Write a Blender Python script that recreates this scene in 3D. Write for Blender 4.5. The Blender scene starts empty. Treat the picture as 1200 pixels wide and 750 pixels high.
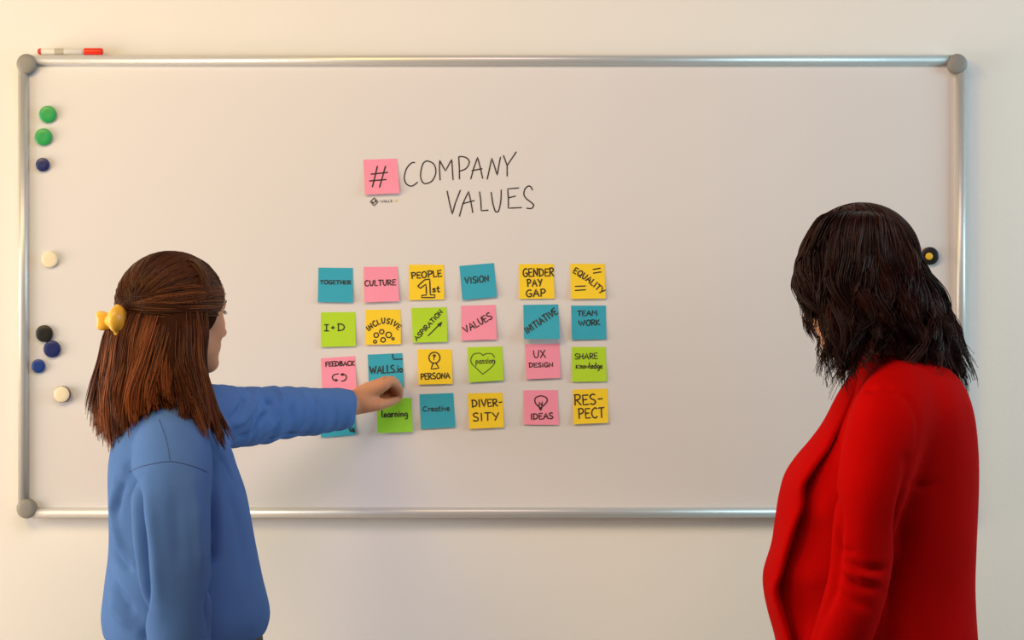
import bpy, math, random
import numpy as np
from mathutils import Vector, noise
from mathutils.bvhtree import BVHTree

random.seed(7); RNG = np.random.default_rng(7)
scene = bpy.context.scene
COL = scene.collection
V = np.array

# ------------------------------------------------------------------ camera
CAMD, CAMZ, FPX = 4.5, 1.50, 2452.0
cam = bpy.data.cameras.new('camera'); camo = bpy.data.objects.new('camera', cam)
COL.objects.link(camo); camo.location = (0, -CAMD, CAMZ); camo.rotation_euler = (math.pi/2, 0, 0)
cam.sensor_width = 36; cam.lens = FPX/1200*36; cam.clip_start = .05
scene.camera = camo

# ------------------------------------------------------------------ light
world = bpy.data.worlds.new('world'); scene.world = world; world.use_nodes = True
bg = world.node_tree.nodes['Background']
bg.inputs[0].default_value = (1.0, 1.0, 1.0, 1); bg.inputs[1].default_value = .05
def area(name, loc, aim, size, energy, color, sy=None):
    l = bpy.data.lights.new(name, 'AREA'); l.energy = energy; l.color = color; l.size = size
    if sy: l.shape = 'RECTANGLE'; l.size_y = sy
    o = bpy.data.objects.new(name, l); COL.objects.link(o); o.location = loc
    o.rotation_euler = (Vector(aim)-Vector(loc)).to_track_quat('-Z', 'Y').to_euler()
    return o
area('left_window_daylight', (-3.3, -2.2, 1.7), (-.6, -.7, 1.1), 1.2, 29, (.62, .86, 1.0), 1.3)
area('ceiling_lamp', (0, -2.4, 3.3), (0, -.6, .9), 1.6, 31, (1.0, .74, .74), 1.0)
area('right_window_daylight', (3.6, -1.2, 2.1), (.9, 0, 1.3), 1.6, 69, (.60, .89, 1.0), 1.5)
area('warm_lamp', (-1.9, -2.6, 3.1), (-.3, 0, 1.3), 1.0, 42, (1.0, .72, .20))
area('side_lamp', (-3.4, -1.0, 1.2), (.6, -.1, 1.2), 1.4, 76, (1.0, .74, .56), 1.6)
vs = scene.view_settings
vs.view_transform = 'Standard'; vs.look = 'None'; vs.gamma = 1; vs.use_curve_mapping = False
vs.exposure = 0.0

# ------------------------------------------------------------------ helpers
def P(px, py, y):
    """point at depth y that was measured at photo position px, py"""
    s = (CAMD + y)/FPX
    return V([(px-600)*s, y, CAMZ + (375-py)*s])

def nrm(v): v = V(v, dtype=float); return v/np.linalg.norm(v)

def mat(name, color, rough=.6, metal=0, spec=.5, bump=0, bscale=200, var=0, vscale=6, attr=None, sheen=0, sss=0,
        stretch=None, coat=0, two=None):
    m = bpy.data.materials.new(name); m.use_nodes = True
    nt = m.node_tree; b = nt.nodes['Principled BSDF']
    b.inputs['Base Color'].default_value = (*color, 1); b.inputs['Roughness'].default_value = rough
    b.inputs['Metallic'].default_value = metal; b.inputs['Specular IOR Level'].default_value = spec
    if sheen: b.inputs['Sheen Weight'].default_value = sheen
    if coat: b.inputs['Coat Weight'].default_value = coat; b.inputs['Coat Roughness'].default_value = .12
    if sss:
        b.inputs['Subsurface Weight'].default_value = sss; b.inputs['Subsurface Radius'].default_value = (1, .35, .2)
        b.inputs['Subsurface Scale'].default_value = .008
    tc = nt.nodes.new('ShaderNodeTexCoord')
    src = None
    if attr:
        a = nt.nodes.new('ShaderNodeVertexColor'); a.layer_name = attr; src = a.outputs['Color']
    if var:
        n = nt.nodes.new('ShaderNodeTexNoise'); n.inputs['Scale'].default_value = vscale; n.inputs['Detail'].default_value = 4
        nt.links.new(tc.outputs['Object'], n.inputs['Vector'])
        mx = nt.nodes.new('ShaderNodeMix'); mx.data_type = 'RGBA'; mx.blend_type = 'MULTIPLY'
        mr = nt.nodes.new('ShaderNodeMapRange'); mr.inputs['From Min'].default_value = .3; mr.inputs['From Max'].default_value = .7
        mr.inputs['To Min'].default_value = 1-var; mr.inputs['To Max'].default_value = 1+var*.3
        nt.links.new(n.outputs['Fac'], mr.inputs['Value'])
        mx.inputs['Factor'].default_value = 1
        if src: nt.links.new(src, mx.inputs['A'])
        else: mx.inputs['A'].default_value = (*color, 1)
        nt.links.new(mr.outputs['Result'], mx.inputs['B']); src = mx.outputs['Result']
    if src: nt.links.new(src, b.inputs['Base Color'])
    if bump:
        n2 = nt.nodes.new('ShaderNodeTexNoise'); n2.inputs['Scale'].default_value = bscale; n2.inputs['Detail'].default_value = 3
        if stretch:
            mp = nt.nodes.new('ShaderNodeMapping'); mp.inputs['Scale'].default_value = stretch
            nt.links.new(tc.outputs['Object'], mp.inputs['Vector']); nt.links.new(mp.outputs['Vector'], n2.inputs['Vector'])
        else: nt.links.new(tc.outputs['Object'], n2.inputs['Vector'])
        bp = nt.nodes.new('ShaderNodeBump'); bp.inputs['Strength'].default_value = bump; bp.inputs['Distance'].default_value = .002
        nt.links.new(n2.outputs['Fac'], bp.inputs['Height']); nt.links.new(bp.outputs['Normal'], b.inputs['Normal'])
    return m

M = dict(
    wall=mat('painted_wall', (.86, .83, .78), .85, bump=.25, bscale=60, var=.02, vscale=1.2),
    floor=mat('grey_floor', (.30, .28, .26), .5, var=.15),
    trim=mat('white_trim', (.8, .79, .76), .5),
    board=mat('enamel_board', (.77, .74, .73), .38, spec=.35, var=.012, vscale=2.2),
    alu=mat('satin_aluminium', (.64, .635, .61), .40, metal=.4, bump=.1, bscale=90, stretch=(1, 1, 1)),
    cap=mat('grey_plastic', (.27, .26, .235), .5, bump=.35, bscale=220),
    ink=mat('black_ink', (.018, .012, .012), .6),
    yink=mat('yellow_ink', (.80, .62, .12), .6),
    pink=mat('pink_paper', (.97, .32, .46), .75, bump=.1, bscale=40, var=.02, vscale=20),
    yellow=mat('yellow_paper', (.98, .68, .02), .75, bump=.1, bscale=40, var=.02, vscale=20),
    green=mat('green_paper', (.47, .75, .02), .75, bump=.1, bscale=40, var=.02, vscale=20),
    lime=mat('bright_green_paper', (.30, .74, .03), .75, bump=.1, bscale=40, var=.02, vscale=20),
    blue=mat('blue_paper', (.03, .40, .56), .75, bump=.1, bscale=40, var=.03, vscale=20),
    mgreen=mat('green_plastic', (.02, .36, .09), .35),
    mnavy=mat('navy_plastic', (.012, .02, .12), .35),
    mblue=mat('blue_plastic', (.01, .045, .24), .35),
    mblack=mat('black_plastic', (.015, .013, .012), .35),
    mcream=mat('cream_plastic', (.85, .74, .52), .4),
    mmaroon=mat('maroon_plastic', (.10, .012, .015), .4),
    myellow=mat('yellow_plastic', (.85, .48, .03), .35),
    red=mat('red_plastic', (.80, .03, .01), .3),
    print=mat('faded_print', (.50, .45, .36), .5),
    white=mat('white_plastic', (.82, .78, .70), .35),
    skin=mat('skin', (.72, .40, .26), .55, spec=.3, attr='tint', sss=.12, bump=.08, bscale=350),
    eye=mat('eye_white', (.75, .72, .68), .15, attr='tint'),
    sweater=mat('blue_jersey', (.088, .190, .47), .9, spec=.05, bump=.3, bscale=900, var=.06, vscale=14),
    seam=mat('seam_thread', (.05, .105, .28), .85),
    jeans=mat('dark_denim', (.055, .045, .04), .8, bump=.4, bscale=500),
    shoe=mat('shoe_leather', (.03, .028, .026), .4),
    jacket=mat('red_knit', (.46, .001, .0005), .9, spec=.04, bump=.3, bscale=700, var=.08, vscale=10),
    trouser=mat('black_cloth', (.02, .02, .024), .8),
    hair=mat('hair_strands', (.1, .04, .02), .42, spec=.15, attr='tint'),
    hairbase=mat('hair_underlayer', (.02, .008, .005), .9, spec=.02, attr='tint'),
    clip=mat('yellow_clip_plastic', (.90, .52, .06), .3, sss=.1),
)

def mesh_obj(name, verts, faces, m=None, parent=None, smooth=True, loc=None, tints=None, mats=None, fmat=None):
    verts = np.asarray(verts, dtype=np.float32).reshape(-1, 3)
    if loc is not None: verts = verts - np.asarray(loc, dtype=np.float32)
    me = bpy.data.meshes.new(name)
    if isinstance(faces, np.ndarray):
        nf, k = faces.shape
        me.vertices.add(len(verts)); me.vertices.foreach_set('co', verts.ravel())
        me.loops.add(nf*k); me.loops.foreach_set('vertex_index', faces.astype(np.int32).ravel())
        me.polygons.add(nf); me.polygons.foreach_set('loop_start', np.arange(0, nf*k, k, dtype=np.int32))
        me.polygons.foreach_set('loop_total', np.full(nf, k, dtype=np.int32))
        me.update(calc_edges=True); me.validate()
    else:
        me.from_pydata([tuple(v) for v in verts], [], [tuple(f) for f in faces]); me.update()
    if smooth: me.polygons.foreach_set('use_smooth', np.ones(len(me.polygons), dtype=bool))
    if tints is not None:
        a = me.color_attributes.new('tint', 'FLOAT_COLOR', 'POINT')
        c = np.ones((len(verts), 4), dtype=np.float32); c[:, :3] = tints
        a.data.foreach_set('color', c.ravel())
    for mm in (mats or [m]): me.materials.append(mm)
    if fmat is not None: me.polygons.foreach_set('material_index', np.asarray(fmat, dtype=np.int32))
    o = bpy.data.objects.new(name, me); COL.objects.link(o)
    if parent: o.parent = parent
    if loc is not None:
        o.location = tuple(loc)
    if parent is not None:                      # geometry is given in world space: cancel the parent's place
        o.location = Vector(o.location) - parent.matrix_basis.translation - (parent.parent.matrix_basis.translation if parent.parent else Vector())
    return o

def tag(o, label=None, cat=None, group=None, kind=None):
    if label: o['label'] = label
    if cat: o['category'] = cat
    if group: o['group'] = group
    if kind: o['kind'] = kind
    return o

def empty(name, loc):
    o = bpy.data.objects.new(name, None); COL.objects.link(o); o.location = tuple(loc); o.empty_display_size = .1
    return o

def box(a, b):
    x0, y0, z0 = a; x1, y1, z1 = b
    v = [(x0,y0,z0),(x1,y0,z0),(x1,y1,z0),(x0,y1,z0),(x0,y0,z1),(x1,y0,z1),(x1,y1,z1),(x0,y1,z1)]
    f = [(0,3,2,1),(4,5,6,7),(0,1,5,4),(1,2,6,5),(2,3,7,6),(3,0,4,7)]
    return v, f

def lathe(prof, c, axis, n=40):
    """profile [(radius, height)] turned about an axis from c"""
    w = nrm(axis); u = nrm(np.cross(w, [0, 0, 1] if abs(w[2]) < .9 else [1, 0, 0])); v = np.cross(w, u)
    vs_, fs = [], []
    for r, h in prof:
        for k in range(n):
            a = 2*math.pi*k/n; vs_.append(V(c)+w*h+u*r*math.cos(a)+v*r*math.sin(a))
    for i in range(len(prof)-1):
        for k in range(n):
            fs.append((i*n+k, i*n+(k+1) % n, (i+1)*n+(k+1) % n, (i+1)*n+k))
    fs.append(tuple(range(n))[::-1]); fs.append(tuple((len(prof)-1)*n+k for k in range(n)))
    return vs_, fs

def catmull(pts, per=8):
    p = V(pts, dtype=float)
    if len(p) < 3: return p[0]+(p[1]-p[0])*np.linspace(0, 1, per+1)[:, None]
    q = np.vstack([2*p[0]-p[1], p, 2*p[-1]-p[-2]]); out = []
    for i in range(1, len(q)-2):
        t = np.linspace(0, 1, per, endpoint=False)[:, None]
        out.append(.5*((2*q[i])+(-q[i-1]+q[i+1])*t+(2*q[i-1]-5*q[i]+4*q[i+1]-q[i+2])*t**2+(-q[i-1]+3*q[i]-3*q[i+1]+q[i+2])*t**3))
    out.append(p[-1:]); return np.vstack(out)

# ------------------------------------------------------------------ solid modelling field
class Field:
    def __init__(s, xs, ys, zs):
        s.x, s.y, s.z = [V(a, dtype=np.float32) for a in (xs, ys, zs)]
        s.f = np.full((len(xs), len(ys), len(zs)), .5, dtype=np.float32)
    def sl(s, lo, hi):
        r = []
        for a, l, h in zip((s.x, s.y, s.z), lo, hi):
            i, j = np.searchsorted(a, l), np.searchsorted(a, h)
            if j <= i: return None
            r.append(slice(max(i-1, 0), j+1))
        return tuple(r)
    def pts(s, r):
        return s.x[r[0]][:, None, None], s.y[r[1]][None, :, None], s.z[r[2]][None, None, :]
    def blend(s, r, d, k, op='add'):
        a = s.f[r]
        if op == 'add':
            if k > 0:
                h = np.maximum(k-np.abs(a-d), 0)/k; s.f[r] = np.minimum(a, d)-h*h*k*.25
            else: s.f[r] = np.minimum(a, d)
        else:
            d = -d
            if k > 0:
                h = np.maximum(k-np.abs(a-d), 0)/k; s.f[r] = np.maximum(a, d)+h*h*k*.25
            else: s.f[r] = np.maximum(a, d)
    def ell(s, c, rad, R=None, k=.01, op='add'):
        c = V(c, dtype=float); rad = V(rad, dtype=float); R = np.eye(3) if R is None else V(R)
        ext = np.sqrt(((R.T*rad[None, :])**2).sum(1)) + k+.006
        r = s.sl(c-ext, c+ext)
        if r is None: return
        X, Y, Z = s.pts(r); X = X-c[0]; Y = Y-c[1]; Z = Z-c[2]
        k0 = 0; k1 = 0
        for i in range(3):
            q = R[i, 0]*X+R[i, 1]*Y+R[i, 2]*Z
            k0 = k0+(q/rad[i])**2; k1 = k1+(q/rad[i]**2)**2
        k0 = np.sqrt(k0); k1 = np.sqrt(k1)
        s.blend(r, (k0*(k0-1)/np.maximum(k1, 1e-6)).astype(np.float32), k, op)
    def tube(s, pts, rad, k=.01, per=6, flat=None, cap=False, op='add', capn=None):
        pts = V(pts, dtype=float); rad = V(rad, dtype=float)
        if len(pts) > 2 or per > 1:
            q = catmull(np.hstack([pts, rad[:, None]]), per); pts, rad = q[:, :3], q[:, 3]
        m = rad.max()+k+.008
        r = s.sl(pts.min(0)-m, pts.max(0)+m)
        if r is None: return
        X, Y, Z = s.pts(r); d = np.full(s.f[r].shape, .5, dtype=np.float32)
        for i in range(len(pts)-1):
            a, b = pts[i], pts[i+1]; mm = max(rad[i], rad[i+1])+k+.008
            q = s.sl(np.minimum(a, b)-mm, np.maximum(a, b)+mm)
            if q is None: continue
            q2 = tuple(slice(max(u.start-w.start, 0), u.stop-w.start) for u, w in zip(q, r))
            x, y, z = X[q2[0]]-a[0], Y[:, q2[1]]-a[1], Z[:, :, q2[2]]-a[2]
            ab = b-a; L = max((ab**2).sum(), 1e-12)
            t = np.clip((x*ab[0]+y*ab[1]+z*ab[2])/L, 0, 1)
            dx, dy, dz = x-t*ab[0], y-t*ab[1], z-t*ab[2]
            if flat is not None:
                n, qf = flat; dn = (dx*n[0]+dy*n[1]+dz*n[2])*(1/qf-1)
                dx, dy, dz = dx+dn*n[0], dy+dn*n[1], dz+dn*n[2]
            dd = (np.sqrt(dx*dx+dy*dy+dz*dz)-(rad[i]+(rad[i+1]-rad[i])*t)).astype(np.float32)
            d[q2] = np.minimum(d[q2], dd)
        if cap:
            e = pts[-1]; w = nrm(pts[-1]-pts[-3]) if capn is None else nrm(capn); d = np.maximum(d, ((X-e[0])*w[0]+(Y-e[1])*w[1]+(Z-e[2])*w[2]).astype(np.float32))
        s.blend(r, d, k, op)
    def loft(s, sec, yaw=0, k=.02, p=2.4, op='add'):
        """sec rows: z, cx, cy, a (along facing), b (along side)"""
        sec = V(sorted(sec), dtype=float)
        lo = (sec[:, 1]-np.maximum(sec[:, 3], sec[:, 4])).min()-k-.01; hi = (sec[:, 1]+np.maximum(sec[:, 3], sec[:, 4])).max()+k+.01
        lo2 = (sec[:, 2]-np.maximum(sec[:, 3], sec[:, 4])).min()-k-.01; hi2 = (sec[:, 2]+np.maximum(sec[:, 3], sec[:, 4])).max()+k+.01
        r = s.sl((lo, lo2, sec[0, 0]-k-.01), (hi, hi2, sec[-1, 0]+k+.01))
        X, Y, Z = s.pts(r); dense = catmull(sec, 10); o = np.argsort(dense[:, 0]); dense = dense[o]
        zz = Z.ravel(); C = [np.interp(zz, dense[:, 0], dense[:, j])[None, None, :] for j in range(1, 5)]
        cs, sn = math.cos(yaw), math.sin(yaw)
        dx, dy = X-C[0], Y-C[1]
        u, v = np.abs(dx*cs+dy*sn), np.abs(-dx*sn+dy*cs)
        g = ((u/C[2])**p+(v/C[3])**p)**(1/p)
        d = (g-1)*np.minimum(C[2], C[3])
        d = np.maximum(d, np.maximum(Z-sec[-1, 0], sec[0, 0]-Z))
        s.blend(r, d.astype(np.float32), k, op)
    def mesh(s):
        f = s.f; ins = f < 0
        n = [a-1 for a in f.shape]
        cnt = np.zeros(n, dtype=np.int8)
        for i in (0, 1):
            for j in (0, 1):
                for l in (0, 1): cnt += ins[i:n[0]+i, j:n[1]+j, l:n[2]+l]
        act = (cnt > 0) & (cnt < 8); I, J, K = np.nonzero(act)
        idx = np.full(n, -1, dtype=np.int32); idx[I, J, K] = np.arange(len(I))
        val, pos = {}, {}
        for i in (0, 1):
            for j in (0, 1):
                for l in (0, 1):
                    val[i, j, l] = f[I+i, J+j, K+l]; pos[i, j, l] = np.stack([s.x[I+i], s.y[J+j], s.z[K+l]], 1)
        acc = np.zeros((len(I), 3)); c = np.zeros(len(I))
        for a in val:
            for ax in range(3):
                if a[ax]: continue
                b = list(a); b[ax] = 1; b = tuple(b)
                fa, fb = val[a], val[b]; m = (fa < 0) != (fb < 0)
                t = np.where(m, fa/np.where(m, fa-fb, 1), 0)[:, None]
                acc += np.where(m[:, None], pos[a]+(pos[b]-pos[a])*t, 0); c += m
        verts = acc/np.maximum(c, 1)[:, None]
        faces = []
        for ax in range(3):
            sh = [slice(1, n[0]), slice(1, n[1]), slice(1, n[2])]; sh[ax] = slice(0, n[ax])
            sh2 = list(sh); sh2[ax] = slice(1, n[ax]+1)
            A, B = ins[tuple(sh)], ins[tuple(sh2)]
            o = [1, 1, 1]; o[ax] = 0
            for sgn, msk in ((1, A & ~B), (0, ~A & B)):
                q = np.nonzero(msk); q = [q[i]+o[i] for i in range(3)]
                u, v = (ax+1) % 3, (ax+2) % 3
                def cell(du, dv):
                    w = list(q); w[u] = w[u]-du; w[v] = w[v]-dv; return idx[w[0], w[1], w[2]]
                qd = np.stack([cell(1, 1), cell(0, 1), cell(0, 0), cell(1, 0)], 1)
                faces.append(qd if sgn else qd[:, ::-1])
        return verts, np.vstack(faces)

def axis(lo, hi, coarse, zones=()):
    """uneven sample positions, fine inside the zones (lo, hi, step)"""
    out = [lo]
    while out[-1] < hi:
        st = coarse
        for a, b, f in zones:
            d = max(a-out[-1], out[-1]-b, 0)
            st = min(st, f+(coarse-f)*min(d/.04, 1))
        out.append(out[-1]+st)
    return out

def smooth_verts(v, f, it=1, w=.5):
    e = np.vstack([f[:, [0, 1]], f[:, [1, 2]], f[:, [2, 3]], f[:, [3, 0]]])
    for _ in range(it):
        acc = np.zeros_like(v); c = np.zeros(len(v))
        for d in range(3):
            acc[:, d] = np.bincount(e[:, 0], v[e[:, 1], d], len(v))+np.bincount(e[:, 1], v[e[:, 0], d], len(v))
        c = np.bincount(e[:, 0], minlength=len(v))+np.bincount(e[:, 1], minlength=len(v))
        v = v*(1-w)+w*acc/np.maximum(c, 1)[:, None]
    return v

def normals(v, f):
    a = v[f[:, 2]]-v[f[:, 0]]; b = v[f[:, 3]]-v[f[:, 1]]; n = np.cross(a, b); out = np.zeros_like(v)
    for j in range(4):
        for d in range(3): out[:, d] += np.bincount(f[:, j], n[:, d], len(v))
    return out/np.maximum(np.linalg.norm(out, axis=1), 1e-9)[:, None]

def seg_dist(v, pts):
    best = np.full(len(v), 9.0)
    for i in range(len(pts)-1):
        a, b = pts[i], pts[i+1]; ab = b-a
        t = np.clip(((v-a)@ab)/max(ab@ab, 1e-12), 0, 1)
        best = np.minimum(best, np.linalg.norm(v-a-t[:, None]*ab, axis=1))
    return best

def bvh(v, f): return BVHTree.FromPolygons([Vector(x) for x in v], [tuple(int(i) for i in q) for q in f])

def cast(tree, px, py, fallback):
    o = Vector((0, -CAMD, CAMZ)); d = Vector(P(px, py, -.5))-o
    h = tree.ray_cast(o, d.normalized())
    return V(h[0]) if h[0] is not None else P(px, py, fallback)

def crease(v, f, creases, fb):
    """press folds (negative depth) and ridges (positive) into a cloth surface along measured lines"""
    tree = bvh(v, f); n = normals(v, f); d = np.zeros(len(v))
    for line, w, amp in creases:
        amp *= 1.45
        pts = catmull([cast(tree, x, y, fb) for x, y in line], 5)
        sd = seg_dist(v, pts); L = len(pts)
        # fade towards the ends of the line
        e0 = np.linalg.norm(v-pts[0], axis=1); e1 = np.linalg.norm(v-pts[-1], axis=1)
        tot = np.linalg.norm(np.diff(pts, axis=0), axis=1).sum()
        fade = np.clip(np.minimum(e0, e1)/(tot*.3+1e-6), .25, 1)
        d += amp*np.exp(-(sd/w)**2)*fade
    return v+n*d[:, None]

# ------------------------------------------------------------------ the setting
v, f = box((-4, 0, 0), (4, .12, 3.4)); tag(mesh_obj('wall_back', v, f, M['wall'], smooth=False), 'plain off white painted wall behind the whiteboard', kind='structure')
v, f = box((-4, -5, -.1), (4, .12, 0)); tag(mesh_obj('floor', v, f, M['floor'], smooth=False), 'grey floor the two people stand on', kind='structure')
v, f = box((-4, -.014, 0), (4, 0, .08)); tag(mesh_obj('baseboard_back', v, f, M['trim'], smooth=False), 'white baseboard along the wall', kind='structure')

# ------------------------------------------------------------------ whiteboard
BY = -.022                                     # front of the board surface
Lx, Rx = P(21.5, 0, BY)[0], P(1131.5, 0, BY)[0]
Tz, Bz = P(0, 64.5, BY)[2], P(0, 606.5, BY)[2]
board = empty('whiteboard', ((Lx+Rx)/2, 0, Bz))
tag(board, 'wide wall mounted whiteboard with aluminium frame and grey round corners', 'whiteboard')
v, f = box((Lx+.008, BY, Bz+.008), (Rx-.008, -.002, Tz-.008)); mesh_obj('writing_surface', v, f, M['board'], board, smooth=False)
FW = .0225
def rail(a, b, out):
    """rounded frame rail from a to b, out = outward direction"""
    a, b, out = V(a), V(b), V(out); prof = []
    for k in range(11):
        t = math.pi*k/10; prof.append((-math.cos(t)*FW/2, -.001-.0145*math.sin(t)**.7))
    prof = [(-FW/2, .02)]+prof+[(FW/2, .02)]
    vv, ff = [], []; n = len(prof)
    for e in (a, b):
        for u, w in prof: vv.append(e+out*u+V([0, w, 0]))
    for k in range(n): ff.append((k, (k+1) % n, n+(k+1) % n, n+k))
    ff += [tuple(range(n))[::-1], tuple(range(n, 2*n))]
    return vv, ff
for nm, a, b, o in (('frame_rail', (Lx+.02, BY, Tz-FW/2), (Rx-.02, BY, Tz-FW/2), (0, 0, 1)),
                    ('frame_rail', (Rx-.02, BY, Bz+FW/2), (Lx+.02, BY, Bz+FW/2), (0, 0, -1)),
                    ('frame_rail', (Lx+FW/2, BY, Bz+.02), (Lx+FW/2, BY, Tz-.02), (-1, 0, 0)),
                    ('frame_rail', (Rx-FW/2, BY, Tz-.02), (Rx-FW/2, BY, Bz+.02), (1, 0, 0))):
    v, f = rail(a, b, o); mesh_obj(nm, v, f, M['alu'], board)
CR = .0212
for cx in (Lx+CR-.001, Rx-CR+.001):
    for cz in (Tz-CR+.001, Bz+CR-.001):
        v, f = lathe([(CR, 0), (CR, .034), (CR-.0012, .0375), (CR-.004, .0395), (CR*.5, .041), (.001, .0413)], (cx, -.001, cz), (0, -1, 0), 40)
        mesh_obj('corner_cap', v, f, M['cap'], board)

# ------------------------------------------------------------------ handwriting
FONT = {   # letter: (width, [stroke...]); a stroke starting with 's' is drawn round
 'A': (.7, [[(0,1),(.36,0),(.7,1)], [(.14,.64),(.6,.62)]]),
 'B': (.6, [[(.05,1),(.03,0)], ['s',(.03,.02),(.4,.04),(.45,.25),(.05,.47)], ['s',(.05,.47),(.5,.55),(.52,.85),(.05,1)]]),
 'C': (.62, [['s',(.6,.1),(.38,0),(.1,.25),(.03,.62),(.2,.95),(.45,1),(.62,.86)]]),
 'D': (.66, [[(.05,1),(.04,0)], ['s',(-.04,.02),(.35,.04),(.63,.4),(.5,.82),(.0,1)]]),
 'E': (.5, [[(.5,.02),(.02,.02),(.04,1),(.52,.97)], [(.04,.5),(.4,.47)]]),
 'F': (.5, [[(.04,1),(.04,.02),(.5,0)], [(.04,.5),(.4,.47)]]),
 'G': (.68, [['s',(.6,.1),(.36,0),(.08,.28),(.04,.65),(.22,.97),(.5,.98),(.64,.8),(.62,.58)], [(.38,.58),(.66,.56)]]),
 'H': (.62, [[(.04,0),(.04,1)], [(.58,0),(.58,1)], [(.04,.52),(.58,.48)]]),
 'I': (.26, [[(.13,0),(.13,1)]]),
 '1': (.3, [[(.15,0),(.15,1)], [(0,0),(.3,0)], [(0,1),(.3,1)]]),
 'J': (.5, [['s',(.4,0),(.4,.7),(.25,1),(.02,.85)]]),
 'K': (.58, [[(.04,0),(.04,1)], [(.54,.02),(.06,.55),(.58,1)]]),
 'L': (.48, [[(.04,0),(.05,1),(.48,.97)]]),
 'M': (.8, [[(.02,1),(.08,0),(.4,.65),(.72,0),(.78,1)]]),
 'N': (.66, [[(.03,1),(.06,0),(.58,1),(.63,0)]]),
 'O': (.7, [['s',(.36,0),(.08,.25),(.04,.65),(.28,1),(.58,.85),(.68,.45),(.58,.1),(.36,0)]]),
 'P': (.56, [[(.06,1),(.04,0)], ['s',(-.02,.04),(.35,0),(.55,.22),(.4,.48),(.06,.56)]]),
 'Q': (.74, [['s',(.36,0),(.08,.25),(.04,.65),(.28,1),(.58,.85),(.68,.45),(.58,.1),(.36,0)], [(.45,.72),(.76,1.1)]]),
 'R': (.6, [[(.06,1),(.04,0)], ['s',(-.02,.04),(.35,0),(.53,.2),(.4,.45),(.06,.54)], [(.2,.54),(.6,1)]]),
 'S': (.54, [['s',(.5,.1),(.32,0),(.06,.16),(.12,.42),(.44,.6),(.5,.84),(.3,1),(.02,.9)]]),
 'T': (.6, [[(0,.03),(.6,0)], [(.31,.02),(.3,1)]]),
 'U': (.62, [['s',(.03,0),(.06,.6),(.2,.95),(.42,.95),(.56,.6),(.6,0)]]),
 'V': (.64, [[(0,0),(.3,1),(.64,0)]]),
 'W': (1.0, [[(0,0),(.24,1),(.5,.15),(.74,1),(1.0,0)]]),
 'X': (.6, [[(.02,0),(.58,1)], [(.56,0),(.0,1)]]),
 'Y': (.62, [[(0,0),(.3,.5)], [(.62,0),(.26,1)]]),
 'a': (.5, [['s',(.44,.52),(.2,.45),(.03,.75),(.15,1),(.38,.9),(.45,.55)], ['s',(.45,.5),(.42,.85),(.56,1)]]),
 'c': (.42, [['s',(.42,.52),(.2,.46),(.03,.75),(.15,.99),(.44,.95)]]),
 'd': (.5, [['s',(.42,.55),(.2,.46),(.03,.75),(.15,1),(.38,.9)], [(.46,0),(.46,1)]]),
 'e': (.46, [['s',(.05,.76),(.4,.68),(.34,.48),(.12,.5),(.03,.78),(.16,1),(.46,.92)]]),
 'g': (.5, [['s',(.44,.5),(.2,.45),(.03,.72),(.18,.95),(.42,.8)], ['s',(.46,.5),(.48,1.1),(.36,1.4),(.1,1.35)]]),
 'i': (.16, [[(.08,.36),(.08,1)], [(.07,.1),(.09,.16)]]),
 'l': (.2, [['s',(.05,0),(.04,.8),(.2,1)]]),
 'n': (.46, [[(.04,.48),(.05,1)], ['s',(.05,.65),(.22,.47),(.38,.55),(.4,1)]]),
 'o': (.46, [['s',(.24,.46),(.04,.65),(.12,.98),(.36,.95),(.42,.62),(.24,.46)]]),
 'p': (.48, [[(.04,.45),(.0,1.45)], ['s',(.04,.6),(.25,.42),(.44,.65),(.3,.95),(.04,.92)]]),
 'r': (.34, [[(.04,.46),(.05,1)], ['s',(.05,.7),(.16,.48),(.34,.5)]]),
 's': (.38, [['s',(.36,.5),(.14,.45),(.06,.62),(.34,.78),(.28,.98),(.0,.96)]]),
 't': (.4, [['s',(.16,.12),(.15,.8),(.22,1),(.38,.94)], [(.0,.45),(.36,.42)]]),
 'v': (.42, [[(0,.48),(.2,1),(.42,.46)]]),
 'w': (.6, [[(0,.48),(.15,1),(.3,.58),(.44,1),(.6,.46)]]),
 '.': (.12, [[(.04,.93),(.08,1)]]), '-': (.45, [[(.04,.5),(.42,.47)]]), '+': (.4, [[(.0,.55),(.36,.55)], [(.18,.3),(.18,.8)]]),
 '?': (.4, [['s',(.05,.2),(.2,0),(.38,.2),(.2,.45),(.2,.7)], [(.19,.93),(.2,1)]]), ' ': (.3, []),
}
def text(s, base, h, slant=0, gap=.17):
    """single stroke lettering along a baseline; returns polylines"""
    b = catmull(base, 12); dl = np.r_[0, np.cumsum(np.linalg.norm(np.diff(b, axis=0), axis=1))]
    tot = sum(FONT[c][0] for c in s)+gap*(len(s)-1); sx = dl[-1]/tot; x = 0; out = []
    rnd = random.Random(s)
    for c in s:
        w, st = FONT[c]; m = (x+w/2)*sx
        o = V([np.interp(m, dl, b[:, 0]), np.interp(m, dl, b[:, 1])])
        e = .02*dl[-1]; q = V([np.interp(m+e, dl, b[:, 0])-np.interp(m-e, dl, b[:, 0]), np.interp(m+e, dl, b[:, 1])-np.interp(m-e, dl, b[:, 1])])
        q = q/np.linalg.norm(q); a = rnd.uniform(-.05, .05); q = V([q[0]*math.cos(a)-q[1]*math.sin(a), q[0]*math.sin(a)+q[1]*math.cos(a)])
        n = V([-q[1], q[0]]); hh = h*rnd.uniform(.94, 1.05)
        for k in st:
            sm = k[0] == 's'; pts = [V(p, dtype=float) for p in (k[1:] if sm else k)]
            if sm: pts = catmull(pts, 5)
            out.append([o+q*((p[0]-w/2)*sx+slant*(1-p[1])*h)+n*((p[1]-1)*hh) for p in pts])
        x += w+gap
    return out

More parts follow.
